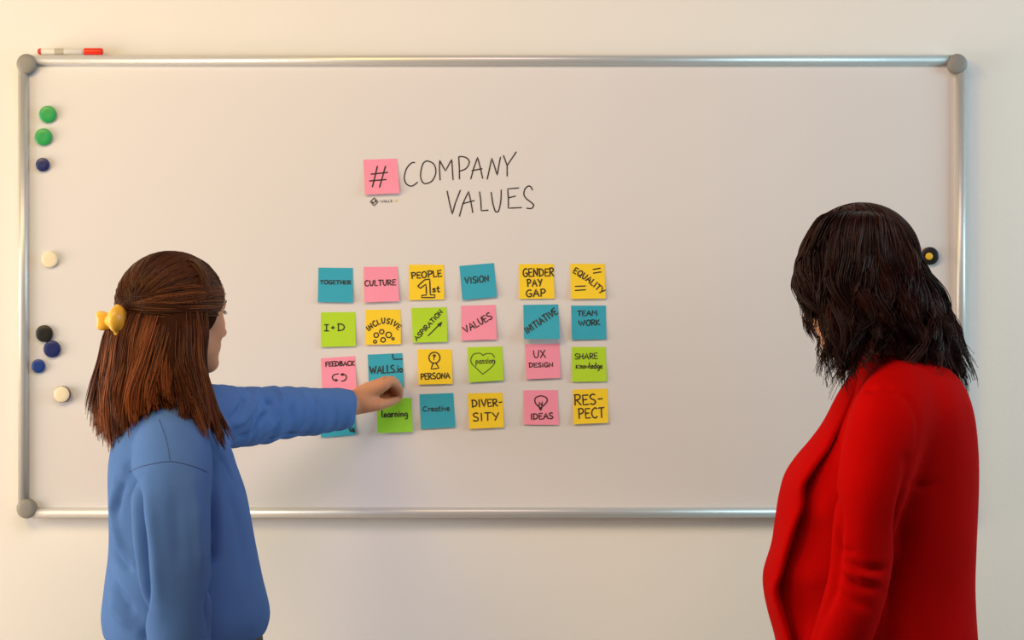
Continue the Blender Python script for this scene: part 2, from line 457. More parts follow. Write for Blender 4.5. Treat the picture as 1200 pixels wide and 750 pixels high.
def circle(cx, cy, r, n=18): return [V([cx+r*math.cos(2*math.pi*k/n), cy+r*math.sin(2*math.pi*k/n)]) for k in range(n+1)]
def smooth(*p): return [V(q) for q in catmull([V(a, dtype=float) for a in p], 6)]
def line(*p): return [V(a, dtype=float) for a in p]
def blob(cx, cy, r): return [V([cx-r*.2, cy]), V([cx+r*.2, cy])]

def ink_mesh(strokes, widths, depth):
    """strokes in photo pixels -> thin ink ribbons lying on the surface y = depth(px, py)"""
    vv, ff = [], []
    for st, w in zip(strokes, widths):
        st = [V(p, dtype=float) for p in st]
        # drop duplicates, subdivide
        p = [st[0]]
        for q in st[1:]:
            d = np.linalg.norm(q-p[-1])
            if d < .08: continue
            n = max(1, int(d/3)); a = p[-1]
            for k in range(1, n+1): p.append(a+(q-a)*k/n)
        if len(p) < 2: p.append(p[0]+V([.2, 0]))
        p = V(p); t = np.gradient(p, axis=0); t /= np.linalg.norm(t, axis=1)[:, None]+1e-9
        nn = np.stack([-t[:, 1], t[:, 0]], 1); ww = np.full(len(p), w/2)
        p = np.vstack([p[0]-t[0]*w*.35, p, p[-1]+t[-1]*w*.35]); nn = np.vstack([nn[0], nn, nn[-1]]); ww = np.r_[w*.25, ww, w*.25]
        b = len(vv)
        for i in range(len(p)):
            for sg in (-1, 0, 1):
                q = p[i]+nn[i]*ww[i]*sg; y = depth(*q)-(.00045 if sg else .0006)
                s_ = (CAMD+BY)/FPX; vv.append([(q[0]-600)*s_, y, CAMZ+(375-q[1])*s_])
        for i in range(len(p)-1):
            for c in (0, 1):
                a = b+i*3+c; ff.append((a, a+3, a+4, a+1))
    return vv, ff

def crop(o, sc): return lambda s: [[V([o[0]+p[0]/sc, o[1]+p[1]/sc]) for p in st] for st in s]
A_ = crop((365, 300), 6.818); B_ = crop((530, 300), 6.316); C_ = crop((365, 400), 6.524); D_ = crop((530, 400), 6.316)
H_ = crop((360, 160), 6.0); T_ = crop((500, 160), 7.5)

title = H_([smooth((755,183),(735,185),(705,215),(688,255),(683,295),(695,330),(720,347),(745,345),(775,322)),
            smooth((840,170),(815,190),(800,240),(798,290),(815,325),(840,330),(880,310),(903,260),(900,215),(880,185),(840,170))])
title += T_([line((118,382),(113,300),(113,208),(165,303),(220,200),(232,380)),
             line((288,373),(287,290),(282,180)), smooth((280,181),(300,175),(345,185),(373,215),(368,250),(340,285),(295,303)),
             line((388,372),(410,290),(447,182),(470,270),(492,368)), line((398,300),(487,283)),
             line((532,375),(555,270),(572,190),(600,275),(620,340),(635,250),(648,182)),
             line((675,168),(707,255)), line((787,135),(707,255),(707,348)),
             line((180,480),(200,580),(225,683),(250,590),(295,473)),
             line((288,700),(318,590),(368,482),(390,580),(405,668)), line((318,590),(418,563)),
             line((465,487),(475,560),(480,652),(540,648)),
             smooth((567,490),(580,580),(600,650),(617,663),(635,645),(652,560),(655,470)),
             line((808,452),(712,460),(718,550),(718,630),(833,624)), line((720,538),(780,524)),
             smooth((930,470),(912,440),(890,437),(862,465),(855,510),(875,545),(920,580),(940,605),(920,632),(880,630))])
v, f = ink_mesh(title, [1.45]*len(title), lambda x, y: BY)
tag(mesh_obj('lettering', v, f, M['ink'], board, smooth=False), 'handwritten black title COMPANY VALUES')
lg = H_([line((471,430),(500,459),(471,489),(442,459),(471,430)), line((471,437),(493,459),(471,482),(449,459),(471,437))]); wd = [.75, .4]
for a, b, w in (((456,459),(466,469),1.3), ((466,469),(472,463),1.1), ((478,452),(484,458),1.9)):
    lg += H_([line(a, b)]); wd.append(w)
tx = H_(text('WALLS', [(513, 466), (598, 461)], 17)); lg += tx; wd += [.55]*len(tx)
v, f = ink_mesh(lg, wd, lambda x, y: BY); tag(mesh_obj('logo_print', v, f, M['ink'], board, smooth=False), 'small printed black diamond logo reading WALLS')
tx = H_(text('.IO', [(613, 460), (638, 458)], 14)); v, f = ink_mesh(tx, [.55]*len(tx), lambda x, y: BY)
tag(mesh_obj('logo_print', v, f, M['yink'], board, smooth=False), 'faint yellow end of the printed logo')

# ------------------------------------------------------------------ sticky notes
def quad_uv(c, q):
    """inverse of the (nearly) affine note square: returns u, v of a pixel"""
    TL, TR, BR, BL = [V(p) for p in c]; a = TR-TL; b = BL-TL; m = np.linalg.inv(np.stack([a, b], 1)); return m@(V(q)-TL)
def note(color, corners, strokes, widths, label, lift=.004, curl=0, ink='ink'):
    TL, TR, BR, BL = [V(p, dtype=float) for p in corners]; s_ = (CAMD+BY)/FPX
    def dep(u, w): w = max(w, 0); return BY-.0006-lift*w*w-curl*max(u, 0)*w*w
    cx = (TL+TR+BR+BL)/4; loc = V([(cx[0]-600)*s_, BY, CAMZ+(375-cx[1])*s_])
    nu, nv = 6, 12; vv, ff = [], []
    for side in (0, 1):
        for j in range(nv+1):
            for i in range(nu+1):
                u, w = i/nu, j/nv; q = TL*(1-u)*(1-w)+TR*u*(1-w)+BR*u*w+BL*(1-u)*w
                vv.append([(q[0]-600)*s_, dep(u, w)+(.0005 if side else 0), CAMZ+(375-q[1])*s_])
    N = (nu+1)*(nv+1)
    for j in range(nv):
        for i in range(nu):
            a = j*(nu+1)+i; ff.append((a, a+nu+1, a+nu+2, a+1)); ff.append((N+a, N+a+1, N+a+nu+2, N+a+nu+1))
    rim = [i for i in range(nu)]+[j*(nu+1)+nu for j in range(nv)]+[nv*(nu+1)+i for i in range(nu, 0, -1)]+[j*(nu+1) for j in range(nv, 0, -1)]
    for a, b in zip(rim, rim[1:]+rim[:1]): ff.append((a, b, N+b, N+a))
    o = mesh_obj('sticky_note', vv, ff, M[color], loc=loc, smooth=False); tag(o, label, 'sticky note', 'sticky notes on the whiteboard')
    if strokes:
        if not hasattr(widths, '__len__'): widths = [widths]*len(strokes)
        v, f = ink_mesh(strokes, [w_*1.22 for w_ in widths], lambda x, y: dep(*quad_uv(corners, (x, y))))
        mesh_obj('lettering', v, f, M[ink], o, smooth=False)
    return o

def J(cr, *groups):
    out = []
    for g in groups: out += g
    return cr(out)

note('pink', [(425.8,187.2),(465.3,185.8),(468.3,226.7),(428,228.3)], H_([line((493,210),(460,355)),line((550,210),(510,357)),line((450,265),(565,253)),line((440,313),(555,303))]), 1.3,
     'pink note with a hash sign beside the handwritten title', .008)
note('blue', [(373.2,313.6),(413.5,314),(413.8,354.6),(372.6,354)], A_(text('TOGETHER', [(70,224),(315,226)], 30)), .95, 'blue note reading TOGETHER at the top left of the grid', .005)
note('pink', [(426,312.8),(465.9,312.5),(468,353),(427.2,354.3)], A_(text('CULTURE', [(428,240),(672,232)], 42)), 1.1, 'pink note reading CULTURE in the top row', .007)
note('yellow', [(479.1,310),(520.2,310.3),(520.8,351),(479.8,351.8)], J(A_, text('PEOPLE', [(802,181),(1040,163)], 50),
     [line((850,240),(905,190),(945,185),(950,310),(988,312),(985,332),(880,332),(882,315),(920,312),(915,225),(870,258),(850,240))], text('st', [(968,287),(1026,287)], 48)), 1.25, 'yellow note reading PEOPLE 1st with a big outlined numeral', .004)
note('blue', [(538.4,311.6),(578.8,308.2),(582.2,347.8),(541.9,351.6)], B_(text('VISiON', [(97,207),(272,188)], 47)), 1.05, 'tilted blue note reading VISION in the top row', .006)
note('yellow', [(607.9,309.5),(648.7,309.2),(649.9,349.9),(608.7,350.3)], J(B_, text('GENDER', [(524,153),(750,148)], 58), text('PAY', [(558,226),(664,222)], 50), text('GAP', [(548,302),(688,299)], 52)), 1.25, 'yellow note reading GENDER PAY GAP', .004)
note('yellow', [(668.2,309),(708.6,309.2),(709.7,349.9),(669,350.3)], J(B_, text('EQUALITY', [(893,122),(955,160),(1030,215),(1102,283)], 42),
     [line((1042,100),(1095,90)), line((1045,127),(1100,118)), line((910,225),(985,222)), line((910,255),(985,250))]), 1.2, 'yellow note reading EQUALITY with equals signs at the top right', .006)
note('green', [(376,366),(416.3,365.7),(416.9,405.6),(376.4,406.6)], J(A_, text('1', [(105,598),(137,598)], 52), text('+', [(160,592),(186,592)], 42), text('D', [(212,598),(265,598)], 55)), 1.15, 'green note reading I + D below the blue TOGETHER note', .005)
note('yellow', [(428.7,363),(469.4,362.8),(470,403.4),(429,404)], J(A_, text('INCLUSIVE', [(458,602),(510,562),(575,538),(640,551),(692,590)], 42, gap=.2),
     [circle(518,632,18), circle(562,605,17), circle(618,630,22), circle(509,684,12), circle(573,670,18), circle(652,661,9)]), 1.15, 'yellow note reading INCLUSIVE above six small circles', .005)
note('green', [(482,360.9),(523.4,360),(524.4,400.5),(484,401.5)], J(A_, text('ASPiRATiON', [(843,677),(1050,452)], 36), [line((933,637),(1030,540)), line((1040,530),(1008,548),(1028,564),(1040,530)), line((1036,536),(1020,553))]), 1.05, 'green note reading ASPIRATION with an arrow', .006)
note('pink', [(540.3,358.3),(580.7,357.3),(582.2,397.8),(540.8,399)], B_(text('VALUES', [(100,572),(298,462)], 52)), 1.15, 'pink note reading VALUES slantwise', .006)
note('blue', [(613.3,357.3),(654,356.7),(655.9,396.9),(613.9,397.4)], B_(text('INITIATIVE', [(553,577),(782,425)], 50)), 1.2, 'blue note reading INITIATIVE with its lower edge lifting', .016, .004)
note('blue', [(669.3,358.1),(710,358),(710.5,397.4),(670.1,398.2)], J(B_, text('TEAM', [(928,443),(1070,440)], 38), text('WORK', [(938,518),(1092,510)], 40)), 1.05, 'blue note reading TEAM WORK at the right end of the second row', .004)
note('pink', [(376,419.9),(415.9,417.2),(418.3,457),(378,458)], J(C_, text('FEEDBACK', [(110,192),(328,184)], 36), [smooth((205,248),(175,255),(160,275),(175,297),(200,298)), line((200,298),(186,288)), line((198,299),(184,303)),
     smooth((225,253),(255,255),(268,275),(255,298),(232,303)), line((225,252),(242,262)), line((225,252),(243,246)), line((243,248),(240,260))]), 1.1, 'pink note reading FEEDBACK just above the blue sleeve', .006)
note('blue', [(430.9,415.6),(471.5,413.8),(473.5,453.6),(432.4,454.4)], J(C_, text('WALLS.io', [(448,250),(697,234)], 56), [line((618,98),(628,138),(695,135))]), 1.15, 'blue note reading WALLS.io partly behind the pinching hand', .005)
note('yellow', [(489.5,409.2),(529.3,409.5),(530.5,449.8),(490.7,450.6)], J(C_, text('PERSONA', [(838,292),(1058,282)], 45), [circle(940,125,42), line((930,165),(915,212),(975,205),(950,163))], text('?', [(926,140),(948,140)], 36)), 1.15, 'yellow note reading PERSONA under a keyhole figure', .005)
note('green', [(547.7,407),(588.6,405.9),(590.2,445.6),(549.8,448)], J(D_, [smooth((228,105),(205,88),(160,95),(138,130),(145,165),(185,205),(225,243)), smooth((228,105),(250,92),(290,92),(314,118)), smooth((225,243),(275,205),(312,165),(314,142))],
     text('passion', [(175,165),(314,160)], 42)), .75, 'green note with the word passion inside a heart', .006)
note('pink', [(615.2,403.5),(655.4,402.4),(657,442.7),(616.8,444.3)], J(D_, text('UX', [(602,122),(692,120)], 55), text('DESiGN', [(570,192),(745,188)], 32)), 1.0, 'pink note reading UX DESIGN', .006)
note('green', [(670.1,406.6),(710,406.6),(711,447),(670.4,447.5)], J(D_, text('SHARE', [(908,132),(1075,128)], 41), text('K', [(915,200),(935,200)], 26), text('nowledge', [(945,200),(1110,200)], 40)), .95, 'green note reading SHARE Knowledge', .004)
note('blue', [(375.5,472),(415.8,469.4),(416.8,509.6),(376.2,512.7)], C_([line((283,658),(292,668),(306,664)), line((290,672),(302,690),(326,688)), line((298,680),(318,676)), smooth((330,664),(316,676),(322,692),(333,688)), line((312,662),(328,684))]), 1.0,
     'blue note mostly hidden beneath the outstretched sleeve', .004)
note('lime', [(441.6,467.5),(482.3,466.2),(483.8,505.8),(442.9,507.3)], C_(text('learning', [(537,580),(735,573)], 48)), 1.05, 'bright green note reading learning held by the fingertips', .008)
note('blue', [(491.5,462),(531.3,460.5),(533.6,500.4),(493.4,502.7)], J(C_, text('C', [(852,533),(882,533)], 34), text('reative', [(895,534),(1055,530)], 44)), .9, 'blue note reading Creative in the bottom row', .004)
note('yellow', [(548.2,461),(589,460.2),(590.5,500.5),(550.1,502.4)], J(D_, text('DIVER-', [(148,486),(370,478)], 54), text('SITY', [(155,590),(344,582)], 58)), 1.25, 'yellow note reading DIVERSITY split over two lines', .006)
note('pink', [(613.6,457.5),(653.8,457),(654.8,497.8),(614.4,497.4)], J(D_, text('IDEAS', [(580,578),(745,572)], 43), [smooth((640,484),(615,455),(615,420),(655,403),(697,418),(700,447),(672,480)),
     line((642,488),(644,448),(658,470),(668,446),(662,488)), line((645,495),(662,495)), line((648,502),(660,502)), line((650,506),(657,507)), line((646,490),(664,490))]), 1.15, 'pink note reading IDEAS under a light bulb', .004)
note('yellow', [(671.2,456.5),(712,455.4),(712.9,495.3),(672.5,496.9)], J(D_, text('RES-', [(905,472),(1113,464)], 74), text('PECT', [(936,570),(1125,562)], 72)), 1.3, 'yellow note reading RESPECT at the bottom right of the grid', .006)

# ------------------------------------------------------------------ magnets and marker
def magnet(px, py, r, m, label, th=.009, rim=None, tilt=0):
    s_ = (CAMD+BY)/FPX; c = P(px, py, BY-th*.5); c[1] = BY; r = r*s_
    v, f = lathe([(r*.97, 0), (r, th*.15), (r, th*.75), (r*.96, th*.93), (r*.88, th), (r*.4, th*.99), (.0005, th*.985)], (0, 0, 0), (0, -1, 0), 36)
    v = V(v)+c
    if rim:
        n = 36; fm = [1 if i < n*3 else 0 for i in range(len(f))]
        o = mesh_obj('magnet', v, f, loc=c, mats=[M[m], M[rim]], fmat=fm)
    else: o = mesh_obj('magnet', v, f, M[m], loc=c)
    return tag(o, label, 'magnet', 'round magnets on the whiteboard')
magnet(56, 134, 10, 'mgreen', 'upper of the two round green magnets')
magnet(51, 160.5, 10, 'mgreen', 'lower green magnet, just above a small navy one')
magnet(50, 193, 8, 'mnavy', 'small navy magnet directly below the green magnets')
magnet(58.5, 304, 9.5, 'mcream', 'thin cream magnet alone at mid height')
magnet(52, 391, 10, 'mblack', 'black magnet touching a navy magnet')
magnet(61, 409, 10, 'mnavy', 'larger navy magnet directly below the black magnet')
magnet(45, 429, 8, 'mblue', 'small blue magnet near the left frame rail')
magnet(73, 462, 9.5, 'mcream', 'cream faced magnet with a dark maroon rim, lowest of all', .016, 'mmaroon')
mg = magnet(1089.5, 300, 10.5, 'mblack', 'black ring magnet beside the dark haired head', .010)
c = P(1088.8, 300.4, BY-.01); v, f = lathe([(.0078, 0), (.0078, .0016), (.006, .0026), (.001, .003)], c+V([0, .0005, 0]), (0, -1, 0), 24)
tag(mesh_obj('magnet_centre', v, f, M['myellow'], mg), 'yellow centre dot')

mk0 = P(44.5, 61.5, BY); mk1 = P(121, 61.5, BY); rr = .0075; mz = Tz+rr-.0002; my = BY-.002
mk = empty('marker', (mk0[0], my, mz-rr)); tag(mk, 'white marker pen with red cap lying on the frame top', 'marker')
L = mk1[0]-mk0[0]; o0 = V([mk0[0], my, mz])
v, f = lathe([(rr*.8, .006), (rr*.88, .008), (rr*.88, L-.045), (rr*.75, L-.044), (rr*.75, L-.04)], o0, (1, 0, 0), 24); mesh_obj('barrel', v, f, M['white'], mk)
v, f = lathe([(rr*.55, 0), (rr*.7, .0015), (rr*.9, .003), (rr*.9, .0075), (rr*.8, .008)], o0, (1, 0, 0), 24); mesh_obj('end_plug', v, f, M['red'], mk)
v, f = lathe([(rr*.95, L-.040), (rr, L-.039), (rr, L-.006), (rr*.93, L-.002), (rr*.7, L)], o0, (1, 0, 0), 24); cp = mesh_obj('pen_cap', v, f, M['red'], mk)
v, f = lathe([(rr*.875, .036), (rr*.885, .037), (rr*.885, .056), (rr*.875, .057)], o0, (1, 0, 0), 24); tag(mesh_obj('print_band', v, f, M['print'], mk), 'grey printed band on the barrel')

# ------------------------------------------------------------------ people
def frame(face, tilt=0, roll=0):
    """rows f, l, u for a head that faces along face (xy) and looks down by tilt, leaning by roll"""
    f0 = nrm([face[0], face[1], 0]); l0 = V([-f0[1], f0[0], 0]); u0 = V([0, 0, 1.])
    f = f0*math.cos(tilt)-u0*math.sin(tilt); u = u0*math.cos(tilt)+f0*math.sin(tilt)
    l = l0*math.cos(roll)+u*math.sin(roll); u = np.cross(f, l)
    return V([f, l, u])

def add_head(F, c, R, sc=1):
    W = lambda f, l, u: c+sc*(R[0]*f+R[1]*l+R[2]*u)
    E = lambda p, rad, k=.012, op='add': F.ell(W(*p), V(rad)*sc, R, k*sc, op)
    E((-.012, 0, .030), (.094, .073, .082), .01)
    E((.030, 0, -.012), (.062, .062, .075), .03)
    E((.042, 0, -.056), (.050, .049, .048), .03)          # jaw
    E((.079, 0, -.093), (.018, .024, .016), .030)         # chin
    E((.058, 0, .045), (.034, .055, .034), .03)           # forehead
    for s in (-1, 1):
        E((.060, s*.034, -.020), (.026, .024, .024), .022)  # cheek
        E((.022, s*.050, -.060), (.030, .014, .024), .02)   # jaw angle
        E((.093, s*.030, .004), (.014, .017, .010), .010, 'sub')   # eye socket
        F.tube([W(.088, s*.013, .020), W(.087, s*.030, .024), W(.076, s*.048, .018)], V([.006, .007, .005])*sc, .012*sc)   # brow
        F.tube([W(.0835, s*.016, .001), W(.0885, s*.030, .0085), W(.079, s*.045, .001)], V([.0024, .0032, .0022])*sc, .003*sc)   # upper lid
        F.tube([W(.0835, s*.016, -.001), W(.086, s*.030, -.008), W(.078, s*.045, -.001)], V([.002, .0026, .002])*sc, .003*sc)
        E((.100, s*.0095, -.036), (.0075, .0065, .006), .008)   # nostril wing
        # ear
        Rr = R
        E((-.004, s*.074, -.004), (.018, .007, .029), .006); E((-.001, s*.081, -.002), (.009, .006, .018), .005, 'sub'); E((.002, s*.073, -.028), (.009, .006, .010), .006)
    F.tube([W(.092, 0, .014), W(.100, 0, -.008), W(.110, 0, -.028)], V([.0065, .0068, .0085])*sc, .014*sc)
    E((.109, 0, -.032), (.009, .010, .0075), .008)
    E((.086, 0, -.056), (.014, .024, .016), .012)
    F.tube([W(.090, -.020, -.0605), W(.1015, -.007, -.0555), W(.1005, 0, -.0570), W(.1015, .007, -.0555), W(.090, .020, -.0605)], V([.002, .0034, .0032, .0034, .002])*sc, .003*sc)
    F.tube([W(.089, -.018, -.063), W(.099, 0, -.0675), W(.089, .018, -.063)], V([.002, .0042, .002])*sc, .003*sc)
    E((.093, 0, -.079), (.006, .018, .004), .008, 'sub')
    return W

def face_tint(v, W, R, c, sc, base):
    t = np.tile(V(base), (len(v), 1)); q = (v-c)/sc@R.T
    head = (q[:, 0] > .04) & (np.abs(q[:, 1]) < .08) & (np.abs(q[:, 2]) < .12)
    lip = np.exp(-(np.maximum(np.abs(q[:, 1])-.012, 0)/.006)**2-((q[:, 2]+.062)/.0055)**2)*(q[:, 0] > .08)*head
    ch = np.exp(-((np.abs(q[:, 1])-.04)/.02)**2-((q[:, 2]+.025)/.02)**2)*head*.35
    t = t*(1-lip[:, None])+V([.50, .13, .11])*lip[:, None]
    return t*(1-ch[:, None])+V([.72, .26, .18])*ch[:, None]

def face_parts(person, W, R, c, sc, brow):
    for s in (-1, 1):
        o = W(.0715, s*.030, .0005); r = .0124*sc
        vv, ff = lathe([(r*math.sin(a), -r*math.cos(a)) for a in np.linspace(.05, math.pi-.05, 18)], o, R[0], 24)
        q = (V(vv)-o)@R.T; rad = np.hypot(q[:, 1], q[:, 2]); fr = q[:, 0] > 0
        t = np.where((fr & (rad < .0028*sc))[:, None], V([.01, .01, .01]), np.where((fr & (rad < .006*sc))[:, None], V([.10, .05, .02]), V([.75, .72, .68])))
        mesh_obj('eye', vv, ff, M['eye'], person, tints=t)
        st = []
        rnd = random.Random(5)
        for k in range(60):   # brow hairs
            a = k/60; b = V(W(.1012-.016*a*a-.002, s*(.012+.036*a), .021+.006*math.sin(a*2.6)))
            st.append([b, b+sc*(R[1]*s*.005+R[2]*rnd.uniform(.001, .003)-R[0]*.001)])
        vv, ff, tt = strands_mesh([V(x) for x in st], .0006, .0003, [brow]*len(st)); mesh_obj('eyebrow', vv, ff, M['hair'], person, tints=tt)
        st = []
        for k in range(16):
            a = k/15; b = V(W(.0895-.008*abs(a-.35), s*(.017+.028*a), .004+.005*math.sin(a*math.pi)))
            st.append(catmull([b, b+sc*(R[0]*.003-R[2]*.001), b+sc*(R[0]*.006+R[2]*.002+R[1]*s*.001)], 2))
        vv, ff, tt = strands_mesh(st, .0005, .0002, [(.01, .006, .005)]*len(st)); mesh_obj('eyelashes', vv, ff, M['hair'], person, tints=tt)

def strands_mesh(strands, r0, r1, cols, tipcol=None, sides=3):
    V_, F_, T_c = [], [], []; base = 0
    by = {}
    for i, s in enumerate(strands): by.setdefault(len(s), []).append(i)
    for n, ids in by.items():
        S = np.stack([strands[i] for i in ids]); C = V([cols[i] for i in ids], dtype=float)
        t = np.gradient(S, axis=1); t /= np.linalg.norm(t, axis=2, keepdims=True)+1e-9
        ref = V([.31, .2, .93]); u = np.cross(t, ref); u /= np.linalg.norm(u, axis=2, keepdims=True)+1e-9; w = np.cross(t, u)
        a = np.linspace(0, 1, n); rad = (r0*(1-a**3)+r1*a**3)[None, :, None]
        ring = [S+rad*(u*math.cos(2*math.pi*k/sides)+w*math.sin(2*math.pi*k/sides)) for k in range(sides)]
        vv = np.stack(ring, 2)                                  # strand, point, side, xyz
        V_.append(vv.reshape(-1, 3))
        if tipcol is None: cc = np.repeat(C[:, None], n, 1)
        else:
            TC = V([tipcol[i] for i in ids], dtype=float); cc = C[:, None]*(1-a[None, :, None])+TC[:, None]*a[None, :, None]
        T_c.append(np.repeat(cc[:, :, None], sides, 2).reshape(-1, 3))
        m = len(ids); I = (np.arange(m)*n*sides)[:, None, None]; Jn = (np.arange(n-1)*sides)[None, :, None]; K = np.arange(sides)[None, None, :]; K2 = (K+1) % sides
        q = np.stack([I+Jn+K, I+Jn+K2, I+Jn+sides+K2, I+Jn+sides+K], -1).reshape(-1, 4)+base
        F_.append(q); base += m*n*sides
    return np.vstack(V_), np.vstack(F_), np.vstack(T_c)

def relaxed_hand(F, w, d, palm, side):
    """w wrist, d direction of the fingers, palm = palm normal, side = direction of the thumb"""
    d, palm, side = nrm(d), nrm(palm), nrm(side)
    G = lambda a, b, c_: w+d*a+side*b+palm*c_
    F.tube([G(-.02, 0, 0), G(.02, 0, 0), G(.05, .002, 0), G(.078, 0, 0)], [.022, .026, .030, .028], .012, flat=(palm, .5))
    for off, ln, x in ((.027, .070, .082), (.009, .078, .088), (-.009, .072, .084), (-.026, .056, .076)):
        F.tube([G(x-.02, off*.9, -.002), G(x, off, 0), G(x+ln*.45, off, .010), G(x+ln*.78, off, .026), G(x+ln*.92, off, .040)], [.0095, .0092, .0084, .0076, .0066], .003, 4)
    F.tube([G(.012, .020, .006), G(.045, .040, .016), G(.072, .048, .024), G(.098, .046, .032)], [.014, .012, .0100, .0080], .010, 4)

def boot(parent, c, d, name='shoe'):
    d = nrm(d); l = V([-d[1], d[0], 0]); F = Field(np.arange(c[0]-.2, c[0]+.2, .007), np.arange(c[1]-.2, c[1]+.2, .007), np.arange(0, .2, .007))
    G = lambda a, b, z: c+d*a+l*b+V([0, 0, z])
    F.tube([G(-.05, 0, .045), G(.04, 0, .042), G(.13, 0, .036)], [.042, .045, .039], .02)
    F.tube([G(-.03, 0, .05), G(-.03, 0, .13)], [.046, .045], .02, 2)
    F.f = np.maximum(F.f, (.004-F.z)[None, None, :].astype(np.float32))
    v, f = F.mesh(); mesh_obj(name, smooth_verts(v, f, 1), f, M['shoe'], parent)

def hair_guides(guides, c, n, S=24, lo=0, hi=None, clump=90, spread=.30, inward=.022, wave=0, waves=3, tipspread=.010, lenj=(.88, 1.04), seed=1, pinch=.65, noisea=.004, ampv=None):
    rg = np.random.default_rng(seed)
    G = np.stack([catmull(g, 12) for g in guides])       # guide, point, xyz
    m = G.shape[1]; hi = len(guides)-1 if hi is None else hi
    tc = rg.uniform(lo, hi, clump); ph = rg.uniform(0, 6.28, (clump, 2)); lj = rg.uniform(.88, 1.0, clump); co = rg.normal(0, tipspread, (clump, 3)); dc = rg.uniform(0, 1, clump)**1.3
    out = []; cid = []
    for i in range(n):
        k = rg.integers(clump); dt = rg.normal(0, spread); a = np.linspace(0, rg.uniform(*lenj)*lj[k], S)
        t = np.clip(tc[k]+dt*(1-pinch*a**1.5), 0, len(guides)-1.001)
        ti = t.astype(int); tf = (t-ti); tf = tf*tf*(3-2*tf)*.35+tf*.65
        s = a*(m-1); si = np.clip(s.astype(int), 0, m-2); sf = s-si
        gp = lambda g: G[g, si]*(1-sf)[:, None]+G[g, si+1]*sf[:, None]
        p = gp(ti)*(1-tf)[:, None]+gp(np.minimum(ti+1, len(guides)-1))*tf[:, None]
        dr = V([c[0], c[1]])-p[:, :2]; dr = np.hstack([dr, np.zeros((S, 1))]); dr /= np.linalg.norm(dr, axis=1)[:, None]+1e-6
        dep = .25*rg.uniform(0, 1)+.75*dc[k]
        p = p+dr*(inward*dep)
        e = a[:, None]**1.5
        p = p+(co[k]+rg.normal(0, tipspread*.35, 3))[None, :]*e
        if wave:
            sd = np.cross(dr, [0, 0, 1]); A = wave*np.clip((a-.25)*1.8, 0, 1)
            p = p+sd*(A*np.sin(a*waves*6.28+ph[k, 0]+rg.normal(0, .12)))[:, None]+dr*(A*.8*np.cos(a*waves*6.28+ph[k, 1]+rg.normal(0, .12)))[:, None]
        f1 = rg.uniform(2, 5); p = p+rg.normal(0, noisea*.5, 3)[None, :]*np.sin(a*f1+rg.uniform(0, 6))[:, None]
        out.append(p); cid.append(k)
    return out, cid

def arcs(c, R, rad, starts, end, n, S=22, seed=3, lift=0, jit=.10, end_jit=.05, over=1.0):
    """strands that lie on the skull ellipsoid, from the hairline (starts, local directions) to one gathering direction"""
    rg = np.random.default_rng(seed); out = []; st = catmull(V(starts, dtype=float), 8); cid = []
    for i in range(n):
        k = rg.uniform(0, len(st)-1.001); ki = int(k); s = nrm(st[ki]*(1-k+ki)+st[ki+1]*(k-ki)+rg.normal(0, jit*.35, 3)); e = nrm(V(end)+rg.normal(0, end_jit, 3))
        om = math.acos(np.clip(s@e, -1, 1)); a = np.linspace(0, over, S)[:, None]
        d = (np.sin((1-a)*om)*s+np.sin(a*om)*e)/math.sin(om); d /= np.linalg.norm(d, axis=1)[:, None]
        r = 1/np.sqrt(((d/V(rad))**2).sum(1)); h = rg.uniform(-.006, .003)+lift*np.sin(a[:, 0]*math.pi)-.010*(a[:, 0]**6)
        q = d*(r+h)[:, None]; out.append(c+q@R); cid.append(int(k*6))
    return out, cid

# =================== the woman in blue
HL = P(204, 368, -.65); RL = frame((math.cos(math.radians(43)), math.sin(math.radians(43))), .04); SL = .97
px0 = empty('person', (HL[0]-.005, -.65, 0))
tag(px0, 'person in a blue sweater pressing a green note onto the board, hair clipped back', 'person')
TLc = (P(208, 0, -.65)[0], -.65)
hand = P(440, 460, -.07)
Fb = Field(axis(-.86, -.21, .012, [(HL[0]-.10, HL[0]+.12, .0030), (P(414,0,-.1)[0]-.01, -.22, .0019)]),
           axis(-.93, -.02, .012, [(-.74, -.54, .0034), (-.125, -.025, .0019)]),
           axis(-.01, 1.66, .013, [(HL[2]-.12, HL[2]+.12, .0030), (1.30, 1.41, .0019)]))
Wl = add_head(Fb, HL, RL, SL)
nb = V([TLc[0]-.03, -.65, 1.335])
Fb.tube([HL+SL*(RL[0]*-.022+RL[2]*-.03), HL+SL*(RL[0]*-.02+RL[2]*-.10), nb, nb-V([0, 0, .05])], [.050, .047, .052, .07], .02)
Fb.loft([(.90, TLc[0], -.65, .090, .125), (1.02, TLc[0]+.01, -.65, .085, .125), (1.15, TLc[0]+.01, -.65, .10, .14), (1.26, TLc[0]-.005, -.65, .075, .13), (1.32, TLc[0]-.01, -.65, .045, .09), (.80, TLc[0], -.65, .085, .125)], math.radians(8), .03)
shR = P(203, 522, -.81); elR = P(202, 690, -.87); wrR = P(223, 866, -.875)
shL = P(243, 487, -.53); elL = P(332, 485, -.27); wrL = P(415, 473, -.098)
Fb.tube([P(201, 518, -.79), P(201, 548, -.85), P(199, 590, -.89), P(202, 650, -.90), P(207, 710, -.895), P(213, 790, -.885), wrR], [.030, .032, .032, .031, .030, .028, .023], .012)
Fb.tube([shL, (shL+elL)/2, elL], [.034, .036, .031], .012); Fb.tube([elL, (elL+wrL)/2, wrL, P(421, 469, -.094)], [.031, .029, .0235, .022], .02)
relaxed_hand(Fb, wrR, (.15, .02, -1), (.1, 1, 0), (1, -.1, 0))
